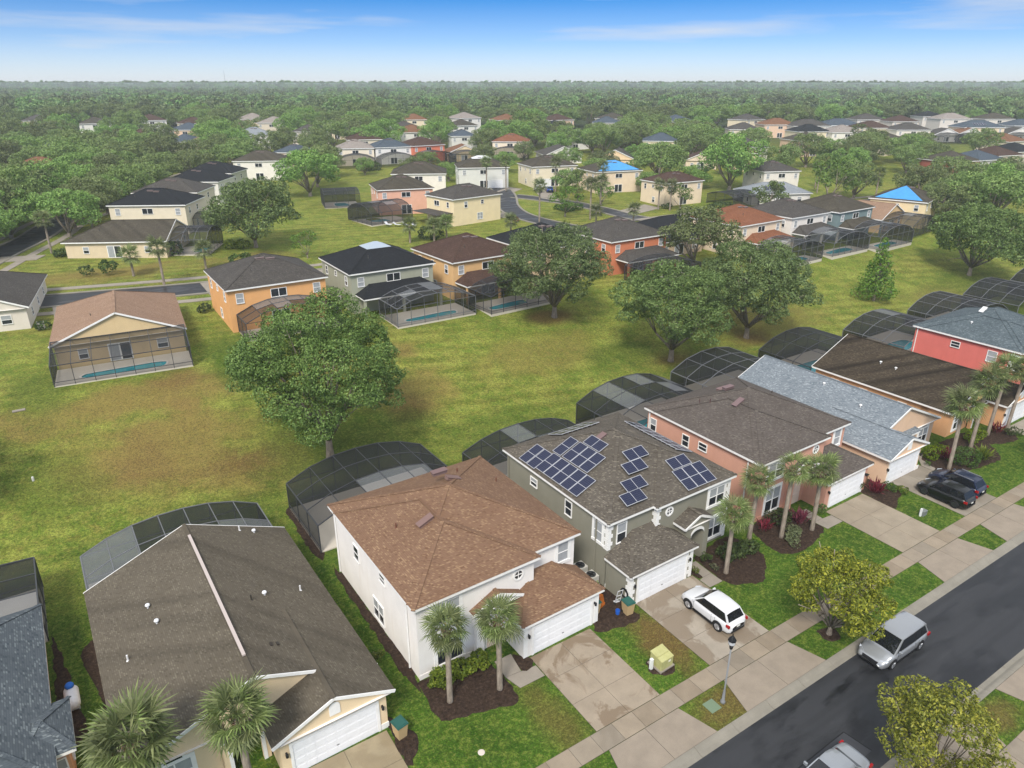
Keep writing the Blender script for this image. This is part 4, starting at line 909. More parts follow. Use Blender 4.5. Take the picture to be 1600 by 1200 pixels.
def row_house(label, ox, oy, rot, w, d, st, wall, roof, rtype='hip', lanai=None, wins='full', garage=False, tarp=None, solar_=False, sidew=True, vents=2, gm=None):
    """house whose near face is local y = 0"""
    a = rad(rot); z0 = hgt(ox + math.cos(a)*w/2, oy + math.sin(a)*w/2)
    t = thing('house', label, 'house', (ox, oy, z0), a); wm = stucco(*wall); ze = 5.72 if st == 2 else 2.92; oh = .35 if st == 2 else .45
    b = MB(); b.box(0, w, 0, d, -1.6, ze - .19); b.build('wall', wm, t)
    R_ = Roofer(); sm = RF[roof]
    if rtype == 'hip': zr = R_.main(-oh, w + oh, -oh, d + oh, ze)
    elif rtype == 'gable': zr = R_.main(-oh, w + oh, -oh, d + oh, ze, K, 'y', ('gable', 'hip'), oh)
    elif rtype == 'gablex': zr = R_.main(-oh, w + oh, -oh, d + oh, ze, K, 'x', ('hip', 'gable'), oh)
    if lanai:
        la, lb, ld = lanai; R_.lean(la, lb, -ld, -.001, 2.75, 3.95 if st == 2 else 2.9, la + 2.2, lb - 2.2)
        p = MB()
        for x in (la + .25, (la + lb)/2, lb - .25): p.box(x - .16, x + .16, -ld + .15, -ld + .47, -.8, 2.56)
        p.build('lanai_post', wm, t)
    r = R_.build(t, sm, wm)
    zu = ze - 1.4; e = -.001
    if wins:
        if st == 2:
            win(t, 'f', w*.11, e, zu + .05, 1.0, 1.35, 'Nw' ); win(t, 'f', w*.5, e, zu + .15, 2.1, 1.15, 'Sd' if wins != 'pale' else 'Sm'); win(t, 'f', w*.9, e, zu + .05, 1.0, 1.35, 'Nw')
            if sidew:
                win(t, 'l', e, d*.16, zu, .95, 1.35, 'Nb'); win(t, 'l', e, d*.5, zu + .25, .8, .8, 'Nd'); win(t, 'l', e, d*.82, zu, .9, 1.3, 'Nd'); win(t, 'l', e, d*.45, 1.3, 1.0, 1.4, 'Nb')
                win(t, 'r', w - e, d*.2, zu, .95, 1.3, 'Nb'); win(t, 'r', w - e, d*.6, zu, .95, 1.1, 'Nd'); win(t, 'r', w - e, d*.5, 1.3, 1.3, 1.4, 'Nw')
            s = MB(); s.box(-1.2, 1.2, -.05, .0, 0, 2.1); sd = s.build('sliding_door', M_WHITE, t, loc=(w*.5, e, .1))
            for q in (-.58, .58): p = MB(); p.box(q - .5, q + .5, -.06, -.051, .1, 2.0); p.build('pane', M_GLASS, sd)
        else:
            s = MB(); s.box(-1.2, 1.2, -.05, .0, 0, 2.1); sd = s.build('sliding_door', M_WHITE, t, loc=(w*.48, e, .1))
            for q, mt in ((-.58, M_BLIND), (.58, M_GLASS)): p = MB(); p.box(q - .5, q + .5, -.06, -.051, .1, 2.0); p.build('pane', mt, sd)
            win(t, 'f', w*.2, e, 1.45, 1.0, 1.2, 'Nb'); win(t, 'f', w*.82, e, 1.45, 1.2, 1.2, 'Nb')
            for q in (.2, .5, .8): win(t, 'l', e, d*q, 1.4, 1.0, 1.2, 'Nd'); win(t, 'r', w - e, d*q, 1.4, 1.0, 1.2, 'Nb')
    if garage: garage_door(t, w*garage, -.003, 4.4)
    S_ = min(w, d)/2 + oh
    for i in range(vents): vent(r, w/2 + (i - .5)*1.3, d/2 - 1.0 - .3*i, ze + (d/2 - 1.0 - .3*i + oh if w >= d else S_ - .6)*K - .02, 0, 0, 'box', (120, 104, 100))
    vent(r, w*.3, d*.22, ze + (min(w*.3, d*.22) + oh)*K, 0, 0, 'pipe', (80, 76, 72))
    if tarp:
        m_, side = tarp; q = MB(); hh = d/2 + oh; X = (w - d)/2 if w > d else 0; zz = lambda y: ze + (y + oh)*K + .03
        if side == 'f': q.quad((.6, .0, zz(0)), (w - .6, 0, zz(0)), (w/2 + max(X, .1), d/2 - .05, zz(d/2 - .05)), (w/2 - max(X, .1), d/2 - .05, zz(d/2 - .05)))
        if side == 'l': q.quad((.1, d - .9, zz(.1)), (.1, .9, zz(.1)), (w/2 - X - .2, d/2 - .15, zz(w/2 - X - .2)), (w/2 - X - .2, d/2 + .15, zz(w/2 - X - .2)))
        if side == 'top': q.quad((w/2 - X - 1.6, d/2 - 1.6, zz(d/2 - 1.6) + .06), (w/2 + X + 1.6, d/2 - 1.6, zz(d/2 - 1.6) + .06), (w/2 + X, d/2, zz(d/2) + .08), (w/2 - X, d/2, zz(d/2) + .08)); q.quad((w/2 + X + 1.6, d/2 + 1.6, zz(d/2 - 1.6) + .06), (w/2 - X - 1.6, d/2 + 1.6, zz(d/2 - 1.6) + .06), (w/2 - X, d/2, zz(d/2) + .08), (w/2 + X, d/2, zz(d/2) + .08)); q.tri((w/2 - X - 1.6, d/2 + 1.6, zz(d/2 - 1.6) + .06), (w/2 - X - 1.6, d/2 - 1.6, zz(d/2 - 1.6) + .06), (w/2 - X, d/2, zz(d/2) + .08)); q.tri((w/2 + X + 1.6, d/2 - 1.6, zz(d/2 - 1.6) + .06), (w/2 + X + 1.6, d/2 + 1.6, zz(d/2 - 1.6) + .06), (w/2 + X, d/2, zz(d/2) + .08))
        q.build('tarpaulin', m_, r)
    if solar_:
        for i in range(5):
            o = ob('solar_panel', _pl[0][0], r, (w*.3 + i*1.15, d*.2, ze + (d*.2 + oh)*K + .1), (SL, 0, 0)); ob('cell_sheet', _pl[0][1], o)
    return t, r
def rear_cage(label, hx, hy, hrot, w0, w1, off, L, **k):
    """cage behind a row house: from w0 to w1 along its near face, starting off metres out"""
    a = rad(hrot); ex = (math.cos(a), math.sin(a)); ey = (-ex[1], ex[0])
    ox, oy = hx + ex[0]*w1 - ey[0]*off, hy + ex[1]*w1 - ey[1]*off
    return cage(label, ox, oy, hrot + 180, w1 - w0, L, scr=M_SCREEN_THIN, **k)
WARM, CREAM, TANW, OLIVE, ORANGE = (236, 178, 110), (242, 222, 182), (226, 182, 118), (150, 152, 132), (226, 132, 84)
row_house('pale bungalow with a plain grey roof and a small air conditioner', -17.6, 109.1, -8, 13.0, 18, 1, (226, 216, 200), 'grey', 'gable', vents=0)
row_house('tan bungalow with a pinkish-brown roof and a wide screened lanai', -2.4, 89.9, -5, 13.2, 16.5, 1, (226, 196, 140), 'pink', 'gable', vents=0)
rear_cage('wide sloping screen cage of the pinkish-roofed bungalow', -2.4, 89.9, -5, -.2, 13.4, .3, 5.3, nx=7, ny=2, hw=2.3, rise=1.0, mono=True, pool=(6.6, 3.4, 3.9, 1.15), beam=M_BEAM)
row_house('bright orange two-storey house with a grey hip roof', 17.1, 92.5, 0, 12.7, 12.2, 2, (238, 172, 96), 'grey', lanai=None)
rear_cage('arched cage with pale roof panels against the orange grey-roofed house', 17.1, 92.5, 0, .7, 12.9, .05, 4.6, nx=6, ny=2, hw=2.3, rise=1.5, pale={(1, 0), (2, 0), (3, 0), (3, 1), (4, 0)}, pool=(6, 3, 3, 1.0), beam=M_BEAM)
row_house('grey-green two-storey house with a black hip roof and pale vent top', 33.15, 91.8, 0, 12.5, 11.9, 2, (166, 168, 146), 'black', lanai=(.4, 12.4, 3.2), tarp=(flat(160, 172, 184), 'top'), vents=0)
rear_cage('tall screen cage with two pale panels behind the grey-green house', 33.15, 91.8, 0, 2.6, 14.4, 3.0, 6.0, nx=6, ny=3, hw=2.5, rise=1.3, pale={(2, 0), (4, 1), (2, 1)}, pool=(5.6, 3.9, 3.6, 1.0), beam=M_BEAM_LT)
row_house('tan two-storey house with a dark brown hip roof', 48.2, 90.3, 3, 12.2, 11.9, 2, (232, 184, 116), 'brown', lanai=(.2, 12, 3.4))
rear_cage('dark screen cage under the oak behind the brown-roofed tan house', 48.2, 90.3, 3, .4, 12.8, 3.2, 6.0, nx=6, ny=3, hw=2.5, rise=1.2, pool=(7.6, 3.6, 3, 1.2))
row_house('two-storey house with a black roof, mostly hidden by the middle oak', 62.4, 90.6, 2, 12.6, 12.4, 2, (222, 190, 150), 'black')
row_house('orange-red two-storey house with a grey roof between two oaks', 77.1, 89.0, 1, 12.5, 12.0, 2, (222, 126, 78), 'grey', lanai=(1.0, 12.5, 3.4))
rear_cage('cage with a turquoise pool behind the orange-red house', 77.1, 89.0, 1, .2, 12.0, 3.3, 5.5, nx=5, ny=2, hw=2.5, rise=1.0, pool=(8.2, 3, 2.8, 1.2))
row_house('low house with a dark charcoal roof beside the orange-red house', 92.0, 93.7, 1, 12.0, 14, 1, (214, 186, 150), 'black', 'gablex', vents=0)
row_house('cream two-storey house with a tan hip roof above the double oak', 106.0, 87.0, 3, 12.6, 11.8, 2, (240, 216, 184), 'rust', lanai=(1.5, 12.5, 3.3))
rear_cage('arched cage with one pale panel behind the tan-roofed cream house', 106.0, 87.0, 3, .8, 12.6, 3.2, 6.2, nx=6, ny=3, hw=2.5, rise=1.4, pale={(4, 0), (4, 1)}, pool=(5, 4, 3.2, 1.3), beam=M_BEAM_LT)
row_house('white two-storey house with a grey hip roof and two arched cages nearby', 121.2, 87.4, 2, 12.0, 11.8, 2, (238, 230, 220), 'grey', lanai=(0.5, 12, 3.2))
rear_cage('arched cage with pale patches and a pool behind the white grey-roofed house', 121.2, 87.4, 2, .3, 12.2, 3.0, 6.4, nx=6, ny=3, hw=2.5, rise=1.5, pale={(3, 0), (4, 1), (4, 0)}, pool=(6, 4.2, 3.6, 1.3), beam=M_BEAM_LT)
row_house('blue-green two-storey house with an olive-brown roof', 134.6, 86.3, 3, 12.6, 11.8, 2, (120, 142, 144), 'olive', lanai=(.5, 12, 3.2))
rear_cage('large dark arched cage with a pool behind the blue-green house', 134.6, 86.3, 3, 0, 12.6, 3.0, 6.4, nx=6, ny=3, hw=2.5, rise=1.7, pale={(2, 1)}, pool=(6, 4.2, 3.4, 1.3), beam=M_BEAM_LT)
row_house('tan bungalow with a dusty pink roof next to the blue-green house', 149.5, 86.0, 9, 12.0, 13.6, 1, (226, 186, 126), 'pink', 'gable', vents=0)
rear_cage('dark arched cage with one pale square behind the dusty pink roof', 149.5, 86.0, 9, 0, 12.4, .2, 6.5, nx=6, ny=3, hw=2.4, rise=1.5, pale={(3, 1), (2, 1)})
row_house('cream two-storey house with a blue tarp over one roof slope', 162.3, 83.8, 18, 12.4, 11.6, 2, (238, 214, 162), 'olive', tarp=(M_TARP, 'l'))
# left, across the back street
row_house('long cream bungalow with a plain grey-brown roof and gable end', 1.6, 145.2, -28, 16.8, 12.0, 1, (226, 204, 166), 'olive', 'gablex', wins='full', vents=0)
rear_cage('tall arched cage at the gable end of the long cream bungalow', 16.4, 137.3, 62, 1.5, 11, .2, 6.4, nx=5, ny=3, hw=2.6, rise=1.6, pool=(5, 4, 2.6, 1.4), beam=M_BEAM_LT)
row_house('cream two-storey house with a black hip roof behind the long bungalow', 10.6, 162.4, -29, 14.6, 11.2, 2, (232, 218, 190), 'black')
rear_cage('small black-roofed lanai cage behind the cream black-roofed house', 23.6, 155.6, 61, 2, 9, .2, 4, nx=4, ny=2, hw=2.5, rise=.8)
row_house('two-storey house with a grey-brown roof in the row above the bungalow', 16.8, 177.7, -30, 13.6, 11.2, 2, (228, 214, 190), 'grey')
row_house('two-storey house with a charcoal roof in the row above the bungalow', 25.5, 194.6, -32, 13, 11.2, 2, (232, 228, 216), 'black')
row_house('pale green two-storey house with a charcoal roof at the end of its row', 32.5, 210.7, -34, 13, 11.2, 2, (206, 206, 186), 'black')
row_house('white two-storey house with a mottled olive roof and one arched window', 50.3, 231.5, -26, 14.6, 11.6, 2, (240, 234, 222), 'olive', wins='full')
row_house('peach two-storey house with a blue roof half behind an oak', 66.9, 248.2, -40, 10, 11.6, 2, (236, 210, 180), 'blue')
row_house('house with a pale silver-blue roof rising from the tree canopy', 70, 308.8, -10, 14, 12, 2, (224, 222, 216), 'silver')
row_house('house with a grey roof deep in the tree canopy', 92.9, 311.8, -25, 15, 12, 2, (228, 216, 200), 'grey')
row_house('cream two-storey house with a pale pinkish roof beside the blue-grey one', 87.9, 246.2, -20, 12.6, 11.6, 2, (240, 226, 200), 'pale')
row_house('white two-storey house with a blue-grey roof above a row of cages', 100.3, 241.8, -10, 12.6, 11.6, 2, (240, 236, 230), 'blue')
row_house('vivid orange two-storey house with a brown roof', 112.8, 238.4, 4, 13, 11.6, 2, (236, 124, 84), 'brown')
row_house('low house with a tan gable roof beside the vivid orange house', 125, 235, -20, 12, 13.6, 1, (238, 212, 164), 'tan', 'gable', vents=0)
row_house('cream two-storey house with a rust-orange hip roof and a wide cage', 144.6, 236.8, -38, 13, 11.6, 2, (244, 226, 196), 'rust')
for lab, hx, hy, hr, a_, b_ in (('grey arched cage in front of the white blue-roofed house', 100.3, 241.8, -10, 0, 12.6), ('grey arched cage in front of the cream pale-roofed house', 87.9, 246.2, -20, 0, 12.6), ('orange-tinted cage in front of the vivid orange house', 112.8, 238.4, 4, 0, 13), ('dark arched cage in front of the low tan gable house', 125, 235, -20, 0, 12), ('wide dark cage in front of the rust-roofed cream house', 144.6, 236.8, -38, -.5, 13.5)):
    rear_cage(lab, hx, hy, hr, a_, b_, .2, 7.5, nx=5, ny=2, hw=2.6, rise=1.6, pale={(3, 0)} if 'orange-t' in lab else ())
row_house('white house with a dark grey roof peeking over far trees', 137.9, 306, -5, 10, 11, 2, (240, 238, 232), 'grey')
row_house('white house with a grey-brown roof and twin windows over far trees', 162, 297.9, -5, 11.5, 11, 2, (238, 234, 226), 'olive')
row_house('grey-roofed house squeezed beside a round light green tree', 140.4, 260.6, -20, 10, 12, 2, (216, 214, 206), 'blue')
row_house('butter yellow two-storey house with a grey-green roof and a cage', 73.3, 136.2, 9, 13.2, 9.8, 2, (244, 222, 172), 'grey', lanai=None, wins=None)
CY_ = bpy.data.objects[[o.name for o in bpy.data.objects if o.get('label', '').startswith('butter yellow')][0]]
win(CY_, 'f', 3.3, -.001, 4.3, .9, 1.3, 'Nb'); win(CY_, 'f', 7.9, -.001, 4.5, .85, .85, 'Nd'); win(CY_, 'f', 7.2, -.001, 1.5, 1.6, 1.5, 'Dw'); win(CY_, 'l', -.001, 2.0, 4.3, .8, 1.2, 'Nd'); win(CY_, 'l', -.001, 6.0, 4.3, 1.8, 1.1, 'Sd')
q = MB(); q.box(-4.5, 0, .3, 9.3, 2.7, 2.78); q.build('lanai_roof', RF['grey'], CY_)
cage('wide arched cage with two pale panels beside the butter yellow house', 68.2, 146.0, 99, 9.8, 10.5, 5, 4, 2.5, 1.6, {(1, 1), (2, 2)}, pool=(5, 6, 2.6, 2.2), beam=M_BEAM)
row_house('salmon pink two-storey house with a stained olive roof', 64.2, 155.0, -14, 12.6, 11.6, 2, (236, 176, 146), 'olive', wins='full')
cage('square dark cage with an open view of its pool beside the salmon pink house', 64.4, 167.0, 76, 9.5, 8.4, 5, 3, 3.2, .8, (), pool=(5, 4, 2.4, 2.0), beam=M_BEAM, pool_label='pool in plain view beside the salmon pink house')
row_house('cream two-storey house with a large stained brown-grey roof', 78.3, 179.1, -28, 14, 11.6, 2, (240, 232, 216), 'olive')
row_house('pale grey two-storey house with white sheeting on its ridge', 99.4, 181, -24, 14, 11.6, 2, (222, 222, 214), 'olive', tarp=(M_TARPW, 'top'), garage=.72)
row_house('cream two-storey house with an olive-grey roof at the curve of the street', 118, 171.6, -12, 13.6, 11.2, 2, (238, 224, 192), 'olive', garage=.25)
row_house('white gabled bungalow with a screened front in the far row', 151, 211.7, -22, 13, 15.6, 1, (238, 232, 222), 'grey', 'gable', vents=0)
row_house('peach gabled bungalow with a grey roof in the far row', 161.3, 196.8, -50, 13, 15.6, 1, (240, 204, 158), 'grey', 'gable', vents=0)
row_house('beige two-storey house with a purplish brown roof and garage facing the bend', 130.8, 131.9, -2, 12.6, 9.1, 2, (240, 216, 180), 'brown')
row_house('peach two-storey house with blue sheeting across its roof', 127.4, 155, -12, 14, 10.6, 2, (240, 214, 180), 'olive', tarp=(M_TARP, 'f'))
cage('dark low cage at the far end of the beige house', 144.6, 130.6, -92, 9, 9.5, 5, 3, 2.5, .8, ())
row_house('low brown-roofed house behind the round dark tree', 183.5, 176.5, -40, 10, 12, 1, (228, 206, 176), 'brown', 'gable', vents=0)
row_house('white two-storey house with a dark grey roof near the big round oak', 170.7, 134.2, -20, 11, 11, 2, (236, 228, 216), 'grey')
row_house('bungalow with a long pale metal-grey roof', 152.1, 122.6, -25, 16, 10, 1, (226, 222, 214), 'silver', vents=0, solar_=True)
RR = [(283.9,226.6,-30,15,2,'tan',(234,196,164),'pinkish tan house at the start of the hillside row'), (289.6,215.4,-30,17,2,'grey',(226,218,206),'grey-roofed house behind the start of the hillside row'), (269.7,197.4,-25,14,2,'black',(238,220,184),'cream house with a dark roof low in the hillside row'),
  (304.5,209.6,-30,17,2,'blue',(232,230,226),'wide blue-grey roofed house on the hillside'), (279.1,188.4,-30,13,2,'pale',(240,234,220),'white house with a pale roof on the hillside'), (305.8,194,-32,14.5,2,'brown',(238,222,190),'cream hillside house with a brown roof and three dark windows'),
  (311.7,180.1,-32,14.5,2,'grey',(240,230,212),'cream hillside house with a grey roof beside the gables'), (332.6,175.3,-32,12,1,'grey',(238,234,226),'white-gabled grey bungalow on the hillside'), (340.8,170,-32,13,1,'tan',(238,234,226),'white-gabled tan bungalow on the hillside'),
  (347.6,170.6,-32,18,2,'blue',(240,214,178),'peach hillside house with dark solar panels'), (363.8,160.3,-32,13,1,'grey',(236,230,220),'last grey gabled bungalow of the hillside row'),
  (347.6,222,-30,14,2,'grey',(224,214,202),'grey roof behind the hillside row beside a dark tree'), (350.2,205.3,-30,13,2,'brown',(226,212,196),'brown roof behind the hillside row'), (400.9,218.8,-30,12,2,'black',(224,216,206),'dark roof highest on the hillside'), (386.9,202.1,-30,16,2,'pale',(228,218,206),'pale roof high on the hillside'), (405.7,189.9,-30,15,2,'olive',(226,216,202),'olive roof high on the hillside'), (376.8,163.5,-30,15,2,'blue',(228,222,214),'blue-grey roof at the end of the hillside'),
  (240.2,119.7,-14,12.6,2,'olive',(176,92,72),'red brick two-storey house with a grey-green roof'), (251.8,116.8,-10,12.2,2,'blue',(206,200,190),'house with a blue-grey roof next to the red brick house'), (268.6,119,-10,12.2,2,'brown',(222,200,176),'brown-roofed house second along from the red brick house'), (285,120.5,-10,12.2,2,'black',(222,206,186),'dark-roofed house third along from the red brick house'),
  (-7.3,247.5,-30,14,2,'tan',(240,206,150),'butter-coloured house with a tan roof among oaks'), (2.9,313.8,-20,12,2,'blue',(224,222,214),'blue-roofed house in the oak canopy'), (18.6,336.5,-20,10,2,'grey',(222,210,196),'small grey roof in the oak canopy'), (31.1,328.4,-20,12,2,'brown',(222,206,190),'brown roof in the oak canopy'), (42.4,300.4,-25,11,2,'blue',(226,210,194),'blue-grey roof in the oak canopy near a pink one'), (50.1,297.7,-25,11,2,'pink',(238,196,170),'pink house in the oak canopy'), (198.1,274.6,-15,9,2,'black',(242,222,166),'yellow house with a dark roof above the far trees'),
  (193,164,-30,9,2,'brown',(232,206,160),'yellow house with a brown roof behind the big round oak'), (226,231,-20,12,2,'tan',(228,186,160),'pinkish house with a tan roof far beyond the big oak'), (206,176,-30,12,2,'grey',(234,226,214),'pale house with a grey roof half behind the big round oak')]
for x, y, r_, w, st, rf, wc, lab in RR:
    row_house(lab, x, y, r_, w, 12, st, wc, rf, 'hip' if st == 2 else 'gable', vents=0, solar_='solar' in lab, sidew=False)
# more roofs showing among the far trees
fr = random.Random(3); taken = [(o.location.x, o.location.y) for o in bpy.data.objects if o.parent is None and o.get('category') == 'house']; combos = [(a, b) for a in ('grey', 'brown', 'blue', 'tan', 'olive', 'pale') for b in (('white', (240, 236, 228)), ('cream', (240, 222, 184)), ('peach', (238, 200, 166)), ('beige', (222, 208, 184)))]
fr.shuffle(combos); FAR_H = []
for _ in range(4000):
    if len(FAR_H) >= 24: break
    s_ = fr.uniform(275, 385); l_ = fr.uniform(-.66, .70)*s_; x, y = .543*s_ + .84*l_, .84*s_ - .543*l_
    if any((x - a)**2 + (y - b)**2 < 24**2 for a, b in taken): continue
    taken.append((x, y)); rf, (wn_, wc) = combos[len(FAR_H)]; FAR_H.append((x, y))
    row_house('far %s house with a %s roof half sunk in the oak belt' % (wn_, {'pale': 'pale pinkish', 'blue': 'blue-grey', 'olive': 'mossy olive'}.get(rf, rf)), x, y, fr.uniform(-45, 5), 13, 12, 2, wc, rf, vents=0, sidew=False)
for i, (x, y, r_) in enumerate(((311.7,180.1,-32), (332.6,175.3,-32), (340.8,170,-32), (352,168,-32), (363.8,160.3,-32))):
    rear_cage('dark screen cage behind the hillside row, %s from the grey-roofed cream house' % ('first', 'second', 'third', 'fourth', 'fifth')[i], x, y, r_, 0, 11, .2, 7, nx=4, ny=2, hw=2.6, rise=1.5)
# ------------------------------------------------------------------ foliage kit
def leaf_cloud(rng, pts, nrm, size, jitter=.9, aspect=.55):
    """one small folded leaf spray (a lozenge) per point; returns verts, faces"""
    n = len(pts)
    nn = nrm + rng.normal(0, jitter, (n, 3)); nn /= np.linalg.norm(nn, axis=1)[:, None] + 1e-9
    t = rng.normal(0, 1, (n, 3)); t -= nn*(t*nn).sum(1)[:, None]; t /= np.linalg.norm(t, axis=1)[:, None] + 1e-9
    b = np.cross(nn, t); s = size*rng.uniform(.6, 1.35, (n, 1))
    v = np.empty((n, 4, 3)); v[:, 0] = pts - t*s; v[:, 1] = pts + b*s*aspect + nn*s*.15; v[:, 2] = pts + t*s; v[:, 3] = pts - b*s*aspect + nn*s*.15
    f = np.arange(n*4).reshape(n, 4)
    return v.reshape(-1, 3), f
def np_mesh(name, v, f, mat, smooth=False):
    me = bpy.data.meshes.new(name); nf = len(f)
    me.vertices.add(len(v)); me.vertices.foreach_set('co', np.asarray(v, np.float32).ravel())
    me.loops.add(nf*4); me.loops.foreach_set('vertex_index', np.asarray(f, np.int32).ravel())
    me.polygons.add(nf); me.polygons.foreach_set('loop_start', np.arange(0, nf*4, 4, dtype=np.int32)); me.polygons.foreach_set('loop_total', np.full(nf, 4, np.int32))
    me.materials.append(mat); me.update(calc_edges=True); return me
def crown_points(rng, lobes, dens, core=.0):
    P, N = [], []
    C_ = np.array([l[:3] for l in lobes]); Rr = np.array([l[3] for l in lobes]); Sz = np.array([l[4] for l in lobes])
    for c, r_, sz in zip(C_, Rr, Sz):
        m = int(dens*r_*r_*12.57*.8); d = rng.normal(0, 1, (m, 3)); d /= np.linalg.norm(d, axis=1)[:, None]
        # sub-clumps: pull points towards random tuft centres on the lobe
        k = max(6, int(r_*r_*5)); tf = rng.normal(0, 1, (k, 3)); tf /= np.linalg.norm(tf, axis=1)[:, None]
        w = d @ tf.T; idx = w.argmax(1); close = w.max(1)
        rr = r_*(.66 + .52*np.clip((close - .70)/.30, 0, 1)**1.4) * rng.uniform(.78, 1.05, m)
        p = c + d*rr[:, None]*np.array([1, 1, sz]); q = np.ones(m, bool)
        for c2, r2, s2 in zip(C_, Rr, Sz):
            if c2 is c or np.allclose(c2, c): continue
            e = (p - c2)/np.array([1, 1, s2]); q &= (e*e).sum(1) > (r2*.80)**2
        q &= ~((d[:, 2] < -.55) & (rng.random(m) < .6))
        P.append(p[q]); N.append((d*.8 + np.array([0, 0, .45]))[q])
    return np.concatenate(P), np.concatenate(N)
def limb_trunk(rng, lobes, h0, r0, mat, limbs=6, fork=.45, lean=(0, 0)):
    t = MB(); f = Vector((lean[0], lean[1], h0*fork))
    t.tube([(0, 0, -.3), (lean[0]*.1, lean[1]*.1, .25), (lean[0]*.5, lean[1]*.5, h0*fork*.55), tuple(f)], [r0*1.5, r0*1.1, r0*.92, r0*.85], 9)
    idx = rng.permutation(len(lobes))[:limbs]
    for i in idx:
        c = Vector(lobes[i][:3]); m1 = f.lerp(c, .45) + Vector((rng.normal(0, .25), rng.normal(0, .25), -.35)); 
        t.tube([tuple(f - Vector((0, 0, .2))), tuple(m1), tuple(c)], [r0*.62, r0*.36, r0*.10], 6)
        for _ in range(2):
            e = c + Vector(rng.normal(0, lobes[i][3]*.5, 3)); t.tube([tuple(m1), tuple(m1.lerp(e, .6)), tuple(e)], [r0*.26, r0*.15, .03], 5)
    return t.mesh('trunk', mat, True)
def oak_meshes(seed, R_, H_, leaf, dens, mat, clear=.30, nl=26, flat=.8, limbs=7, r0=.42, bark=None, lop=.16, sub=8):
    """crown in two scales: a few big boughs set apart, each a cluster of small leafy lobes"""
    rng = np.random.default_rng(seed); lobes = []; boughs = []
    zc = H_*(clear + (1 - clear)*.46); hz = H_*(1 - clear)*.5
    a0, a1 = rng.uniform(0, 6.28, 2); nb = max(6, nl//3)
    for i in range(nb):
        a = 2.399*i + rng.uniform(-.35, .35); u = (i + .4)/nb; el = math.asin(min(.98, max(-.95, 1 - 1.62*u + rng.uniform(-.1, .1))))
        out = 1 + lop*math.sin(a - a0) + .6*lop*math.sin(2*a - a1) + rng.uniform(-.12, .12)
        bc = np.array([math.cos(a)*math.cos(el)*R_*.60*out, math.sin(a)*math.cos(el)*R_*.60*out, zc + math.sin(el)*hz*.66*(1 + rng.uniform(-.15, .15))])
        br = R_*rng.uniform(.29, .40); boughs.append(tuple(bc) + (br, 1))
        o_ = bc - np.array([0, 0, zc - hz*.3]); o_ /= np.linalg.norm(o_) + 1e-6
        for k in range(sub):
            d = rng.normal(0, 1, 3) + o_*.9 + np.array([0, 0, .25]); d /= np.linalg.norm(d)
            lobes.append((*(bc + d*br*rng.uniform(.55, .95)*np.array([1.1, 1.1, .75])), br*rng.uniform(.36, .62), flat*rng.uniform(.6, .95)))
        lobes.append((*bc, br*.72, flat*.85))
    p, n = crown_points(rng, lobes, dens)
    v, f = leaf_cloud(rng, p, n, leaf, .6, .42)
    return limb_trunk(rng, boughs, H_, r0, bark or M_BARK, limbs, clear*.6), np_mesh('crown', v, f, mat)
def tree(name, label, cat, meshes, x, y, scale=1, rot=0, group=None, z=None):
    t = thing(name, label, cat, (x, y, (hgt(x, y) if z is None else z)), rot, group, scale)
    ob('trunk', meshes[0], t); ob('crown', meshes[1], t); return t
# the big live oaks of the common, each grown separately
random.seed(21)
OAKS = [(18.4, 61.2, 8.6, 15.2, .12, 50, 'great live oak with a forked pale trunk behind the white house', 101), (57.4, 77.7, 7.9, 12.8, .14, 35, 'broad live oak in front of the black-roofed house', 102), (64.9, 61.9, 7.6, 13.6, .14, 35, 'grey-green live oak with a leaning pale trunk', 103),
        (80.4, 62.6, 8.4, 12.8, .145, 33, 'live oak touching the leaning one, thick pale trunk', 104), (143.9, 63.6, 9.4, 12.5, .21, 15, 'wide oak on the far mown slope', 105), (31.8, 137.5, 8.6, 12.2, .21, 15, 'round oak beside the long cream bungalow', 106)]
for x, y, R_, H_, lf, dn, lab, sd in OAKS:
    tree('oak_tree', lab, 'tree', oak_meshes(sd, R_, H_, lf, dn, M_OAK, .22, 48, limbs=12, r0=.36), x, y)
MID = [oak_meshes(s, 7.5, 11.5, .25, 10.5, M_OAKMID, .15, 34) for s in (201, 202, 203, 204)]
LIGHT = [oak_meshes(s, 3.6, 6.5, .22, 9, M_LIGHTLEAF, .22, 16, r0=.14, limbs=5) for s in (301, 302)]
def conical(seed, R_, H_, leaf, dens, mat):
    rng = np.random.default_rng(seed); lobes = []
    for i in range(26):
        u = i/26; z = H_*(.10 + .86*u); rr = R_*(1 - u)**.8*.62; a = 2.4*i
        lobes.append((math.cos(a)*rr, math.sin(a)*rr, z, R_*(.42*(1 - u) + .13), .8))
    p, n = crown_points(rng, lobes, dens); v, f = leaf_cloud(rng, p, n, leaf)
    return limb_trunk(rng, lobes, H_, .22, M_BARK, 8, .5), np_mesh('crown', v, f, mat)
CYP = conical(311, 3.2, 11.0, .20, 12, M_LIGHTLEAF)
tree('cypress_tree', 'tall narrow light green cypress alone on the mown slope', 'tree', CYP, 112.8, 63.4)
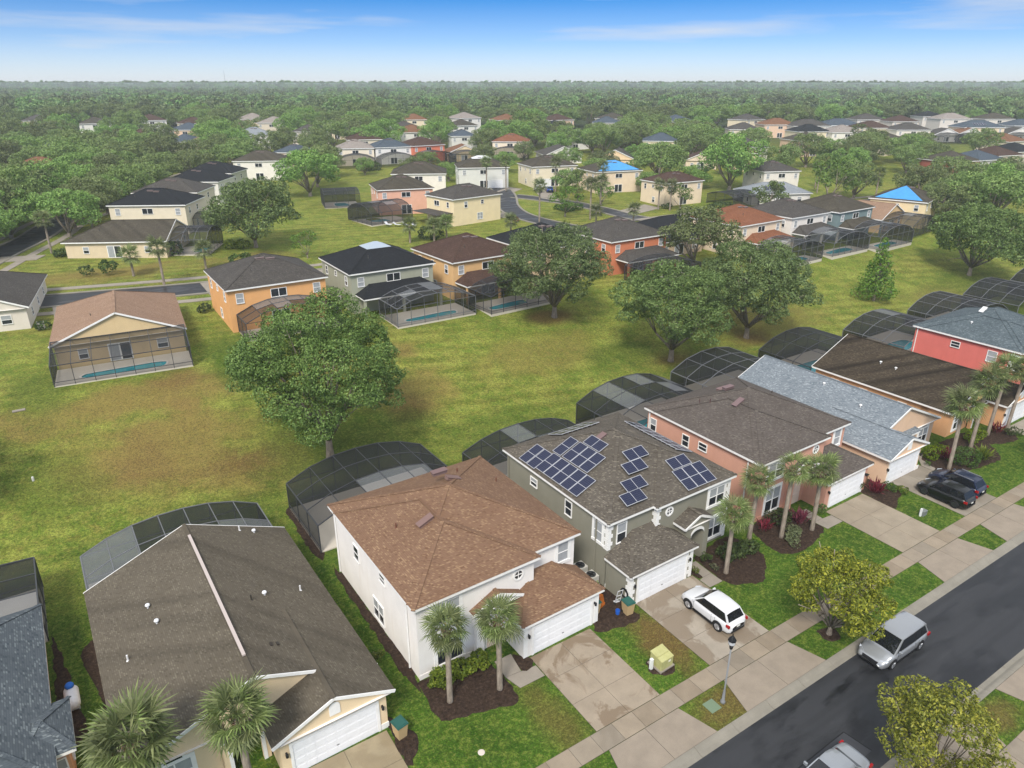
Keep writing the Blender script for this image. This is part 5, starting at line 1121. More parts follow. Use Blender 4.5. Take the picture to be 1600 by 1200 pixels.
# street trees with yellowing leaves
MAG = oak_meshes(325, 3.2, 6.6, .095, 85, M_MAG, .20, 48, .95, 12, .16, None, .12); MAG2 = oak_meshes(327, 3.1, 6.9, .095, 70, M_MAG, .18, 40, .95, 12, .14, None, .2)
tree('street_tree', 'yellow-green street tree on the verge beside the silver minivan', 'tree', MAG, 38.1, 19.8)
tree('street_tree', 'yellow-green street tree across the road, over a parked grey car', 'tree', MAG2, 31.9, 10.1)
tree('street_tree', 'small glossy tree with white blooms on the lawn past the dark cars', 'tree', oak_meshes(323, 2.4, 4.6, .15, 22, M_SHRUB, .15, 16, .95, 5, .1), 76.5, 22.6)
rgt = random.Random(5)
HOUSES_ = [o for o in bpy.data.objects if o.parent is None and o.get('category') == 'house']
def mid_tree(lab, x, y, s, kind=0, grp=None, name='oak_tree'):
    if grp:
        near = None; bd = 19.0**2
        for o in HOUSES_:
            d = (o.location.x + 6 - x)**2 + (o.location.y + 3 - y)**2
            if d < bd: bd, near = d, o
        if near is not None and len(near['label'].split()) <= 11: lab = (('spreading oak' if s > .95 else 'smaller oak') if 'oaks of the older' in grp else ('full garden oak' if s > .6 else 'small garden oak') if 'garden' in grp else ('tall belt oak' if s > .97 else 'low belt oak')) + ' beside the ' + near['label']
    ms = (MID + LIGHT)[kind]
    return tree(name, lab, 'tree', ms, x, y, (s*rgt.uniform(.93, 1.07), s*rgt.uniform(.93, 1.07), s*rgt.uniform(.92, 1.05)), rgt.uniform(0, 6.28), grp)
for lab, x, y, s, k in (('oak standing behind the pair of leaning oaks', 93.5, 86.0, .92, 0), ('oak behind the wide oak on the far slope', 180, 79, 1.2, 1), ('second oak behind the wide oak on the far slope', 192, 83, 1.05, 2), ('dark oak down the mown swale between far cages', 59.9, 191, 1.12, 3), ('oak just beyond the swale oak', 67, 206, 1.05, 1),
                     ('big round oak beside the bend of the street', 165.5, 141.5, 1.30, 2), ('dark oak behind the blue-sheeted peach house', 163, 168, 1.0, 0), ('oak at the edge of the common by the bungalow with the propane tank', -13.5, 68.5, .75, 1),
                     ('bushy light tree beside the blue-green house', 146, 112, 1.25, 4), ('second bushy light tree near the long pale roof', 169, 112, 1.9, 5), ('light tree on the corner lawn of the beige house', 131, 126.5, 1.05, 5), ('young light tree in front of the pale-topped black roof', 37.5, 125, .8, 4), ('small round tree in front of the pale metal roof', 150, 114, 1.1, 4),
                     ('round light green tree among the far roofs', 176, 262, 2.3, 5), ('upright bright tree on the hillside row', 279, 176, 1.5, 4), ('tall dark tree before the peach house with blue sheeting', 116, 148, 1.35, 4), ('dark street tree by the curved drive', 118, 141, 1.0, 5), ('street tree on the island of the bend', 101, 133.5, 1.2, 5)):
    mid_tree(lab, x, y, s, k)
_hs = [(o.location.x + 6, o.location.y + 2, math.hypot(o.location.x + 6, o.location.y + 2)) for o in bpy.data.objects if o.parent is None and o.get('category') == 'house' and o.location.y > 120]
def hides(x, y, w=7.5, d=55):
    r_ = math.hypot(x, y)
    for a, b, q in _hs:
        if q - d < r_ < q + 3 and abs(x*b - y*a)/q < w: return True
    return False
GRP = 'oaks of the older streets'; LAB_ = 'rounded oak in the canopy of the older streets'
LIST = [(-9, 172, 1.1), (-3, 197, 1.15), (2, 208, 1.05), (9, 222, 1.1), (-12, 205, 1.1), (18, 232, 1.05), (0, 232, 1.1), (24, 250, 1.1), (-20, 190, 1.1), (-22, 225, 1.2), (10, 252, 1.2), (36, 262, 1.05), (-16, 262, 1.1), (-5, 275, 1.1), (14, 282, 1.15), (30, 285, 1.1), (52, 270, 1.0), (46, 248, .8), (-6.5, 168, .9), (14, 240, 1.0),
        (60, 290, 1.2), (75, 275, 1.0), (88, 268, 1.0), (100, 285, 1.1), (112, 275, 1.0), (128, 272, 1.0), (150, 262, .95), (120, 296, 1.1), (185, 250, .95), (195, 238, .9), (205, 225, .95), (214, 240, 1.0), (222, 212, .95), (232, 225, 1.0), (190, 205, .8), (205, 195, .95), (200, 151, .95), (222, 158, 1.05), (238, 170, 1.1), (246, 152, 1.1), (228, 144, 1.1), (214, 136, .95), (260, 158, 1.1), (250, 186, 1.0), (203, 164, .9), (236, 192, .95), (220, 183, .9), (262, 146, 1.0), (300, 140, 1.0), (276, 150, .9), (190, 100, .95), (196, 86, 1.0), (206, 96, 1.0), (180, 88, .9), (172, 84, .8), (214, 106, 1.0), (186, 116, .9), (150, 250, .9), (84, 258, .85)]
rl = random.Random(31)
def roadside(x, y): return any((x - a)**2 + (y - b)**2 < 5.2**2 for a, b in [(-14,141),(-11,148),(-8,155),(-5.5,160),(-3,166),(-1,172),(.8,179),(3,185),(6,191),(10,199),(15,208),(22,221),(30,235),(45,255),(60,275)])
hcs = [(o.location.x + 5*math.cos(o.rotation_euler.z), o.location.y + 5) for o in bpy.data.objects if o.parent is None and o.get('category') == 'house']
for _ in range(2600):
    if len(LIST) > 118: break
    s_ = rl.uniform(150, 300); l_ = rl.uniform(-.80, -.34)*s_; x, y = .543*s_ + .84*l_, .84*s_ - .543*l_
    if y < 160 or roadside(x, y) or any((x - a)**2 + (y - b)**2 < 12**2 for a, b in hcs) or any((x - a)**2 + (y - b)**2 < 8.5**2 for a, b, _s in LIST): continue
    if hides(x, y, 6, 40): continue
    if 14 < x < 60 and y < 235 and y < 150 + 2.0*x: continue
    LIST.append((x, y, rl.uniform(.8, 1.1)))
LIST = [q for q in LIST if not hides(q[0], q[1], 4.5, 30)]
for x, y in ((-12.5, 153), (-5, 171.5), (7, 177.5), (7, 223.5), (20.9, 242), (19, 216), (-2.4, 203.7), (34.7, 243), (55.2, 269), (10, 206), (2.3, 287.8), (30.3, 276), (41, 246), (66.6, 338), (24, 321), (140.2, 274.3), (162.7, 264), (176, 255), (175, 232.3), (183, 218.4), (199.6, 215.5), (207.9, 210.2), (153.7, 158.4), (220.6, 162.9), (217, 139), (227.4, 152.7), (242, 134), (257.9, 134), (239.8, 101.2), (-19, 163), (-14, 178), (75.6, 224), (115.7, 306)):
    if all((x - a)**2 + (y - b)**2 > 5.5**2 for a, b, _s in LIST) and not (min(math.hypot(x - a, y - b) for a, b in hcs) < 8): LIST.append((x, y, rl.uniform(.85, 1.1)))
for i, (x, y, s) in enumerate(LIST): mid_tree(LAB_, x, y, s*.96, i % 4, GRP)
for x, y, s in ((-13.5, 160, 1.0), (-9.5, 171, 1.0), (-6, 182, 1.05), (3.0, 163.5, .8), (4.5, 172.5, .85), (-1.5, 196, 1.0), (12, 189, .8), (15, 201, .85), (-17, 149, .9), (-11, 194, 1.0)): mid_tree(LAB_, x, y, s, int(x*7) % 4, GRP)
for i, (x, y, s) in enumerate(((122, 160.5, .6), (138, 168, .62), (148, 177, .7), (141, 192, .6), (117, 192, .55), (129, 203, .6), (152, 199, .6), (176, 190, .7), (186, 160, .7), (158, 148, .6), (96, 204, .6), (104, 196, .5), (150, 224, .6), (132, 222, .6), (185, 142, .6), (142, 150, .5), (88, 222, .5), (110, 222, .5), (168, 228, .7))): mid_tree('garden tree between the houses around the bend', x, y, s, i % 4, 'garden trees around the bend of the older street')
# belt of separate crowns before the wood closes
hc = [(o.location.x, o.location.y) for o in bpy.data.objects if o.parent is None and o.get('category') == 'house']
cnt = 0; rb = random.Random(77); belt = []
while cnt < 175:
    s = rb.uniform(285, 420); l = rb.uniform(-.80, .86)*s
    x, y = .543*s + .84*l, .84*s - .543*l
    if any((x - a - 5)**2 + (y - b - 3)**2 < 15**2 for a, b in hc) or any((x - a)**2 + (y - b)**2 < 8.5**2 for a, b in belt): continue
    if x > 240 and y < 235 and s < 405 or hides(x, y): continue
    if l > .35*s and s < 330: continue
    belt.append((x, y)); cnt += 1
    mid_tree('oak in the belt of trees behind the last roofs', x, y, rb.uniform(.8, 1.15), cnt % 4, 'belt of oaks behind the last roofs')

# ------------------------------------------------------------------ palms: every frond its own piece
def frond_mesh(seed, L=1.75, fan=.95, nleaf=18):
    rng = np.random.default_rng(seed); b = MB()
    pl = L - fan; pts = []
    for i in range(6): u = i/5; pts.append((u*pl, 0, .18*u - .30*u*u))
    for p, q in zip(pts[:-1], pts[1:]): b.beam(p, q, .035, .02)
    o = Vector(pts[-1])
    for k in range(nleaf):
        a = (k/(nleaf - 1) - .5)*rad(235); r_ = fan*(1 - .28*abs(a)/2.05)*rng.uniform(.88, 1.08)
        d = Vector((math.cos(a), math.sin(a), .10 - .12*abs(math.sin(a)))); sd = Vector((-math.sin(a), math.cos(a), 0))*.042
        m1 = o + d*r_*.55; tip = o + d*r_ + Vector((0, 0, -.20*r_ - rng.uniform(0, .14)))
        b.add([o, m1 + sd, tip, m1 - sd], [(0, 1, 2, 3)]); 
    return b.mesh('frond', M_PALM)
FRONDS = [frond_mesh(1), frond_mesh(2, 1.6, .9), frond_mesh(3, 1.9, 1.0)]
def palm_trunk(h, r0, lean, seed):
    rng = np.random.default_rng(seed); b = MB(); n = 12; pts = []; rs = []
    for i in range(n + 1): u = i/n; pts.append((lean[0]*u*u, lean[1]*u*u, -.2 + u*(h + .2))); rs.append(r0*(1.15 - .2*u + (.05 if i % 2 else 0)))
    b.tube(pts, rs, 9); t = b.mesh('trunk', M_PALMBARK, True)
    k = MB()
    for i in range(34):
        a = 2.4*i; z = h - .75 + .8*i/34; r_ = r0*.9; p = Vector((lean[0]*.95 + math.cos(a)*r_, lean[1]*.95 + math.sin(a)*r_, z)); d = Vector((math.cos(a)*.7, math.sin(a)*.7, .75))
        k.beam(p, p + d*rng.uniform(.16, .34), .10, .03)
    return t, k.mesh('boots', M_BOOTS)
def palm(label, x, y, h, s=1.0, n=30, lean=(0, 0), seed=0, group=None, tr=.16):
    rng = random.Random(seed + int(x*10)); tm, bm = palm_trunk(h - .7, tr, lean, seed)
    t = thing('palm_tree', label, 'palm tree', (x, y, hgt(x, y)), 0, group)
    tk = ob('trunk', tm, t); ob('boots', bm, tk)
    for i in range(n):
        u = (i + .5)/n; el = rad(78 - 125*u**.9 + rng.uniform(-8, 8)); a = 2.399*i + rng.uniform(-.2, .2)
        o = ob('frond', FRONDS[i % 3], t, (lean[0] + math.cos(a)*.08, lean[1] + math.sin(a)*.08, h - .62 + .12*(1 - u)), None, s*rng.uniform(.88, 1.1))
        o.rotation_euler = (Matrix.Rotation(a, 3, 'Z') @ Matrix.Rotation(-el, 3, 'Y') @ Matrix.Rotation(rng.uniform(-.5, .5), 3, 'X')).to_euler()
    return t
palm('cabbage palm with brown boots beside the white house front window', 14.1, 28.6, 6.1, .92, 34, (.05, .1), 1)
palm('cabbage palm at the white house entry, next to the path', 17.1, 27.8, 5.8, .92, 34, (.0, .15), 2)
palm('large full palm over the cream bungalow roof edge, outer of two', -1.9, 29.6, 6.6, 1.35, 46, (0, 0), 3, None, .2)
palm('full palm in front of the cream bungalow door', 2.6, 28.4, 6.6, 1.15, 40, (0, 0), 4, None, .18)
palm('palm in the mulch bed of the olive house', 37.3, 28.0, 5.6, .92, 30, (.15, .1), 5)
palm('palm between the olive and salmon houses', 42.3, 30.0, 6.0, .92, 30, (.05, -.05), 6)
palm('palm near the salmon house window', 44.6, 28.7, 7.0, .85, 26, (.1, 0), 7)
palm('palm by the salmon house porch with a drooping skirt', 47.6, 28.0, 6.2, 1.0, 32, (-.1, .05), 8)
palm('leaning palm in front of the peach bungalow', 67.3, 27.2, 7.2, 1.2, 34, (.5, .4), 9)
palm('palm in front of the orange bungalow hedge', 73.3, 28.2, 7.8, 1.2, 34, (.5, .2), 10)
palm('palm beside the orange bungalow window', 78.0, 28.8, 8.0, 1.15, 32, (.5, 0), 11)
palm('palm beside the orange bungalow garage', 81.3, 28.4, 7.4, 1.1, 30, (.5, 0), 12)
def small_palm_meshes(seed, h, s):
    rng = random.Random(seed); tm, _ = palm_trunk(h - .5, .17, (0, 0), seed); b = MB()
    for i in range(26):
        u = (i + .5)/26; el = rad(75 - 120*u + rng.uniform(-8, 8)); a = 2.4*i; M_ = Matrix.Translation((0, 0, h - .5)) @ Matrix.Rotation(a, 4, 'Z') @ Matrix.Rotation(-el, 4, 'Y')
        fm = FRONDS[i % 3]; o = len(b.v); b.v += [tuple(M_ @ (v.co*s)) for v in fm.vertices]; b.f += [tuple(o + j for j in p.vertices) for p in fm.polygons]
    b.m = [0]*len(b.f); return tm, b.mesh('crown', M_PALM)
SP = [small_palm_meshes(1, 6.5, 1.25), small_palm_meshes(2, 4.0, 1.25), small_palm_meshes(3, 8.5, 1.3)]
for lab, x, y, k in (('tall palm at the corner of the long cream bungalow', -.6, 150.5, 0), ('palm with a bare trunk on the verge behind the pink roof', 13.1, 119.5, 0), ('short bushy palm behind the pink roof', 9.8, 127.5, 1), ('palm behind the orange grey-roofed house', 20.5, 125.5, 1), ('palm beside the black-roofed cream house', 7.5, 170, 0),
                  ('palm clump tree by the butter yellow house cage', 58.5, 127, 1), ('short palm by the butter yellow house cage', 62.5, 124.5, 1), ('palm next to the short one by the yellow house', 66, 126, 1), ('tall palm by the bend kerb', 92, 131, 2), ('tall palm on the island of the bend', 104, 128, 2), ('second tall palm on the island of the bend', 108.5, 130, 2), ('palm in front of the pale grey house', 103, 172, 2), ('second palm in front of the pale grey house', 108, 170, 2), ('royal palm by the olive-roofed cream house', 119, 162, 2), ('palm before the beige house door', 126.5, 129.5, 0), ('second palm before the beige house door', 128.5, 127.5, 0), ('palm in front of the peach blue-sheeted house', 126, 150.5, 2), ('short palm behind the low charcoal roof', 100, 121, 1), ('short palm on the verge past the charcoal roof', 109, 119, 1), ('palm by the dark-roofed house near the bend', 78, 121, 1), ('palm far up by the blue-sheeted cream house', 190, 131, 2), ('second palm by the blue-sheeted cream house', 183, 108, 2), ('palm beside the white dark-roofed house', 184, 126, 0)):
    tree('palm_tree', lab, 'palm tree', SP[k], x, y, 1, rgt.uniform(0, 6))

# ------------------------------------------------------------------ shrubs, hedges and beds
def shrub_mesh(seed, rx, ry, h, leaf, dens, mat):
    rng = np.random.default_rng(seed); lobes = []; m = max(4, int(rx*ry*20))
    for i in range(m): lobes.append((rng.uniform(-1, 1)*rx*.62, rng.uniform(-1, 1)*ry*.62, h*rng.uniform(.35, .62), min(h*.42, max(rx, ry)*.6)*rng.uniform(.8, 1.1), .95))
    p, n = crown_points(rng, lobes, dens); p[:, 2] = np.maximum(p[:, 2], .03); v, f = leaf_cloud(rng, p, n, leaf); return np_mesh('shrub', v, f, mat)
def shrub(name, label, x, y, rx, ry, h, mat, leaf=.075, dens=130, group=None, rot=0, seed=None):
    me = shrub_mesh(seed or int(x*31 + y*17), rx, ry, h, leaf, dens, mat)
    return ob(name, me, None, (x, y, hgt(x, y)), rot, None, label, 'hedge' if 'hedge' in name else 'shrub', group)
def spiky(label, x, y, h, n, mat, seed):
    rng = random.Random(seed); b = MB()
    for i in range(n):
        a = rng.uniform(0, 6.28); el = rad(rng.uniform(35, 85)); r_ = h*rng.uniform(.7, 1.1); bx, by = rng.uniform(-.35, .35), rng.uniform(-.35, .35); d = Vector((math.cos(a)*math.cos(el), math.sin(a)*math.cos(el), math.sin(el))); s = Vector((-math.sin(a), math.cos(a), 0))*.06
        o = Vector((bx, by, .1*h)); m_ = o + d*r_*.6; b.add([o, m_ + s, o + d*r_ + Vector((0, 0, -.15*r_)), m_ - s], [(0, 1, 2, 3)])
    return ob('shrub', b.mesh('shrub', mat), None, (x, y, 0), 0, None, label, 'shrub')
def bed(pts, label=None):
    b = MB(); sp = spline(pts + pts[:1], .28)[:-1]; n = len(sp); rr = random.Random(int(pts[0][0]*7))
    vs = []; cx = sum(p[0] for p in sp)/n; cy = sum(p[1] for p in sp)/n
    ring = [(p[0] + rr.uniform(-.11, .11), p[1] + rr.uniform(-.11, .11)) for p in sp]
    vs = [(x, y, .004) for x, y in ring] + [(x + (cx - x)*.10, y + (cy - y)*.10, .05 + rr.uniform(0, .02)) for x, y in ring] + [(cx, cy, .07)]
    fs = [(i, (i+1) % n, (i+1) % n + n, i + n) for i in range(n)] + [(i + n, (i+1) % n + n, 2*n) for i in range(n)]
    b.add(vs, fs); return b.build('mulch_bed', M_MULCH, kind='structure')
bed([(13.0, 31.0), (13.0, 29.6), (13.0, 27.7), (14.2, 27.2), (15.8, 26.9), (17.3, 26.3), (17.8, 27.2), (17.75, 29.5), (16.5, 31.0)]); bed([(19.3, 29.8), (20.2, 28.9), (20.0, 28.35), (19.1, 28.3)])
bed([(36.6, 30.6), (36.5, 28.7), (36.4, 27.6), (37.0, 26.7), (38.8, 25.9), (40.6, 26.9), (41.7, 28.6), (41.4, 31), (39.6, 31.2)]); bed([(35.05, 29.6), (35.05, 28.6), (35.45, 28.65), (35.5, 29.6)])
bed([(43.3, 31.2), (43.2, 30.2), (42.7, 28.1), (43.3, 26.9), (45.1, 26.6), (48.6, 27.5), (48.75, 28.9), (48.6, 31.2), (45.3, 31.3)]); bed([(56.6, 31), (56.45, 28.2), (56.45, 26.2), (57.6, 26.6), (59.6, 27.4), (59.9, 29.2), (58.8, 31)])
bed([(26.0, 33), (25.6, 29.5), (25.15, 28.4), (26.6, 28.0), (28.6, 27.8), (28.6, 29.6), (28.4, 33)]); bed([(10.3, 30.2), (10.9, 28.8), (11.4, 27.4), (10.6, 26.2), (10.15, 26.0), (10.2, 28.4)]); bed([(66.9, 29.8), (66.3, 27.9), (66.9, 26.5), (71.8, 25.6), (74.2, 25.8), (76.4, 28.4), (74.2, 30.6), (69, 30.4)]); bed([(74.5, 28.4), (79, 26.6), (81.0, 27.6), (80.8, 28.6), (76, 30.6)])
bed([(12.95, 44), (12.55, 44), (12.7, 31.6), (13.3, 31.6)]); bed([(-3.2, 46), (-4.2, 45), (-3.4, 41), (-3.2, 34), (-2.4, 31.5), (-2.3, 36)]); bed([(-5.6, 48), (-5.2, 46), (-4.6, 41), (-4.3, 38), (-5.5, 37.8)]); bed([(12.7, 54.4), (12.0, 54.6), (12.0, 47), (12.7, 46.8)])
bed([(37.6, 20.4), (37.5, 19.4), (38.6, 19.3), (38.8, 20.2)]); bed([(26.0, 24.6), (25.8, 23.6), (26.8, 23.1), (27.6, 23.6), (27.4, 24.6)])
H_ = lambda *a, **k: shrub('hedge', *a, **k)
H_('clipped bright green hedge under the white house window', 15.5, 30.15, 2.9, .6, 1.05, M_SHRUBY, .085, 260)
H_('dark hedge along the salmon house front', 46.4, 30.3, 1.9, .7, 1.1, M_SHRUB); H_('pale variegated curved hedge in the salmon house bed', 44.9, 27.8, 1.5, .55, .9, M_VARIEG, rot=.5); shrub('shrub', 'low pale shrub joining the variegated hedge', 46.1, 28.6, .7, .6, .8, M_VARIEG)
for i, (x, y, s) in enumerate(((39.2, 29.3, 1.3), (40.6, 28.9, 1.1))): shrub('shrub', 'leafy dark green %s shrub in the olive house bed' % ('large', 'smaller')[i], x, y, s, s*.8, 1.1, M_SHRUB, .12, 80)
shrub('shrub', 'rounded shrub by the olive house path', 36.9, 29.6, .45, .45, 1.5, M_SHRUB); shrub('shrub', 'silvery shrub in front of the rounded one by the olive house path', 36.8, 28.7, .45, .45, .6, M_VARIEG); shrub('shrub', 'low green tuft by the olive garage corner', 35.25, 29.1, .3, .35, .8, M_SHRUBY)
spiky('dark red spiky shrub by the salmon porch', 47.4, 29.2, 1.5, 60, M_RED, 4); spiky('small red spiky shrub under the salmon window', 44.3, 30.1, 1.2, 45, M_RED, 5); spiky('red spiky shrub beside the salmon garage', 57.4, 28.5, 1.5, 70, M_RED, 6)
shrub('shrub', 'bronze rounded shrub by the salmon garage door', 50.4, 28.9, .5, .5, 1.3, M_OAK); shrub('shrub', 'narrow green shrub at the salmon garage corner', 56.6, 29.7, .4, .5, 1.3, M_SHRUB); shrub('shrub', 'grey-green shrub beside the bungalow drive', 58.9, 28.2, .8, .6, .9, M_SHRUB); shrub('shrub', 'bright green shrub beside the bungalow drive', 59.7, 27.2, .6, .5, .8, M_SHRUBY)
H_('tall green hedge under the peach bungalow arched window', 68.7, 29.4, 1.9, .7, 1.2, M_SHRUBY); shrub('shrub', 'large round dark shrub near the dark cars', 69.8, 27.0, 1.3, 1.2, 1.6, M_SHRUB); spiky('yellow spreading shrub beside the round dark one', 71.8, 26.4, 1.7, 90, M_SHRUBY, 8); spiky('purple shrub behind the round dark one', 69.0, 28.4, 1.5, 50, M_RED, 9)
H_('bright hedge along the orange bungalow', 76.0, 29.2, 2.2, .8, 1.0, M_SHRUBY); spiky('purple shrub at the end of the orange bungalow hedge', 79.3, 28.6, 1.5, 50, M_RED, 10); shrub('shrub', 'mixed shrub by the orange bungalow path', 80.3, 27.4, .9, .7, .9, M_SHRUB)
shrub('shrub', 'tiny shrub in a square bed by the peach garage', 66.3, 28.6, .3, .3, .8, M_SHRUB); shrub('shrub', 'yellow-green shrub by the white house side wall', 11.9, 34.3, .45, .35, .7, M_SHRUBY); shrub('shrub', 'green shrub behind the air conditioners', 27.7, 31.9, .5, .4, .8, M_SHRUBY)
for lab, x, y, r_, h in (('round clipped shrub at the corner of the long cream bungalow', 17.4, 138.6, 1.6, 2.6), ('bright ball shrub by the tall arched cage', 27.4, 138.8, 1.2, 1.8), ('dark ball shrub by the bright one', 29.6, 138, 1.4, 1.7), ('low hedge in front of the long cream bungalow', 1.5, 147.5, 2.4, 1.2), ('shrub clump behind the orange grey-roofed house', 26.5, 126, 2.2, 1.9), ('small shrub on the verge by the pink roof', 6.5, 130.5, 1.3, 2.8), ('second small shrub on the verge by the pink roof', 3.4, 131, 1.0, 2.0), ('dark shrub between the pink roof and the orange house', 15.6, 103, .9, 1.3), ('shrub by the pale bungalow air conditioner', -3.4, 106, .9, 1.1), ('rounded hedge on the island of the bend', 107, 140, 4.5, 1.3), ('shrub at the foot of the butter yellow house', 88.5, 136.5, 1.3, 1.1), ('red shrub at the kerb of the butter yellow house', 87.8, 134.2, .9, 1.2), ('dark hedge beside the far row of cages', 93, 231, 4.5, 2.6), ('shrub clump at the beige house corner', 129.5, 129.5, 1.4, 1.3), ('bushes along the lane past the beige house', 141, 122, 3.4, 1.8), ('green mound by the butter yellow cage', 63.8, 128.2, 2.4, 2.4)):
    shrub('shrub', lab, x, y, r_, r_*.8, h, M_RED if lab.startswith('red') else (M_SHRUBY if 'bright' in lab else M_SHRUB), .2, 22)

# ------------------------------------------------------------------ the far wood: too many to count
proto = bpy.data.collections.new('woodland_kinds')
for s in range(5):
    tm, cmh = oak_meshes(400 + s, 6.2 - .5*(s % 2), 11 + 2.0*(s % 3), .72, 1.5, M_FOREST, .10, 14, .9, 2, .25)
    po = bpy.data.objects.new('woodland_kind', cmh); proto.objects.link(po)
rngf = np.random.default_rng(9); pts = []; scl = []
def band(s0, s1, n, k):
    s = np.sqrt(rngf.uniform(s0*s0, s1*s1, n)); l = rngf.uniform(-.90, .95, n)*s
    x = .543*s + .84*l; y = .84*s - .543*l
    open_ = np.sin(x*.011 + 1.3) + np.sin(y*.009 + x*.004) + .6*np.sin(x*.023 - y*.017)
    keep = (open_ > -1.25) | (rngf.random(n) < .35)
    keep &= np.array([not hides(a, b, 7, 60) if c < 460 else True for a, b, c in zip(x, y, s)])
    keep &= ~((x > 240) & (y < 235) & (s < 425))
    for a, b, c, d in zip(x[keep], y[keep], k*rngf.uniform(.7, 1.25, n)[keep], s[keep]): pts.append((a, b, hgt(a, b) - .6)); scl.append(c)
band(400, 800, 5200, 1.0); band(800, 1600, 11000, 1.15); band(1600, 3200, 13000, 1.7); band(3200, 7000, 12000, 2.4)
wm_ = bpy.data.meshes.new('woodland'); wm_.vertices.add(len(pts)); wm_.vertices.foreach_set('co', np.array(pts, np.float32).ravel())
at = wm_.attributes.new('size', 'FLOAT', 'POINT'); at.data.foreach_set('value', np.array(scl, np.float32))
wo = ob('woodland', wm_, None, label='hazy green wood reaching to the horizon', kind='stuff')
ng = bpy.data.node_groups.new('woodland', 'GeometryNodeTree'); ng.interface.new_socket('Geometry', in_out='INPUT', socket_type='NodeSocketGeometry'); ng.interface.new_socket('Geometry', in_out='OUTPUT', socket_type='NodeSocketGeometry')
N_ = ng.nodes; L_ = ng.links; gi = N_.new('NodeGroupInput'); go = N_.new('NodeGroupOutput'); ip = N_.new('GeometryNodeInstanceOnPoints'); ci = N_.new('GeometryNodeCollectionInfo'); ci.inputs['Collection'].default_value = proto; ci.inputs['Separate Children'].default_value = True; ci.inputs['Reset Children'].default_value = True
na = N_.new('GeometryNodeInputNamedAttribute'); na.data_type = 'FLOAT'; na.inputs['Name'].default_value = 'size'; rv = N_.new('FunctionNodeRandomValue'); rv.data_type = 'FLOAT_VECTOR'; rv.inputs[0].default_value = (0, 0, 0); rv.inputs[1].default_value = (0, 0, 6.28)
L_.new(gi.outputs[0], ip.inputs['Points']); L_.new(ci.outputs[0], ip.inputs['Instance']); ip.inputs['Pick Instance'].default_value = True; L_.new(na.outputs[0], ip.inputs['Scale']); L_.new(rv.outputs[0], ip.inputs['Rotation']); L_.new(ip.outputs[0], go.inputs[0])
md = wo.modifiers.new('woodland', 'NODES'); md.node_group = ng
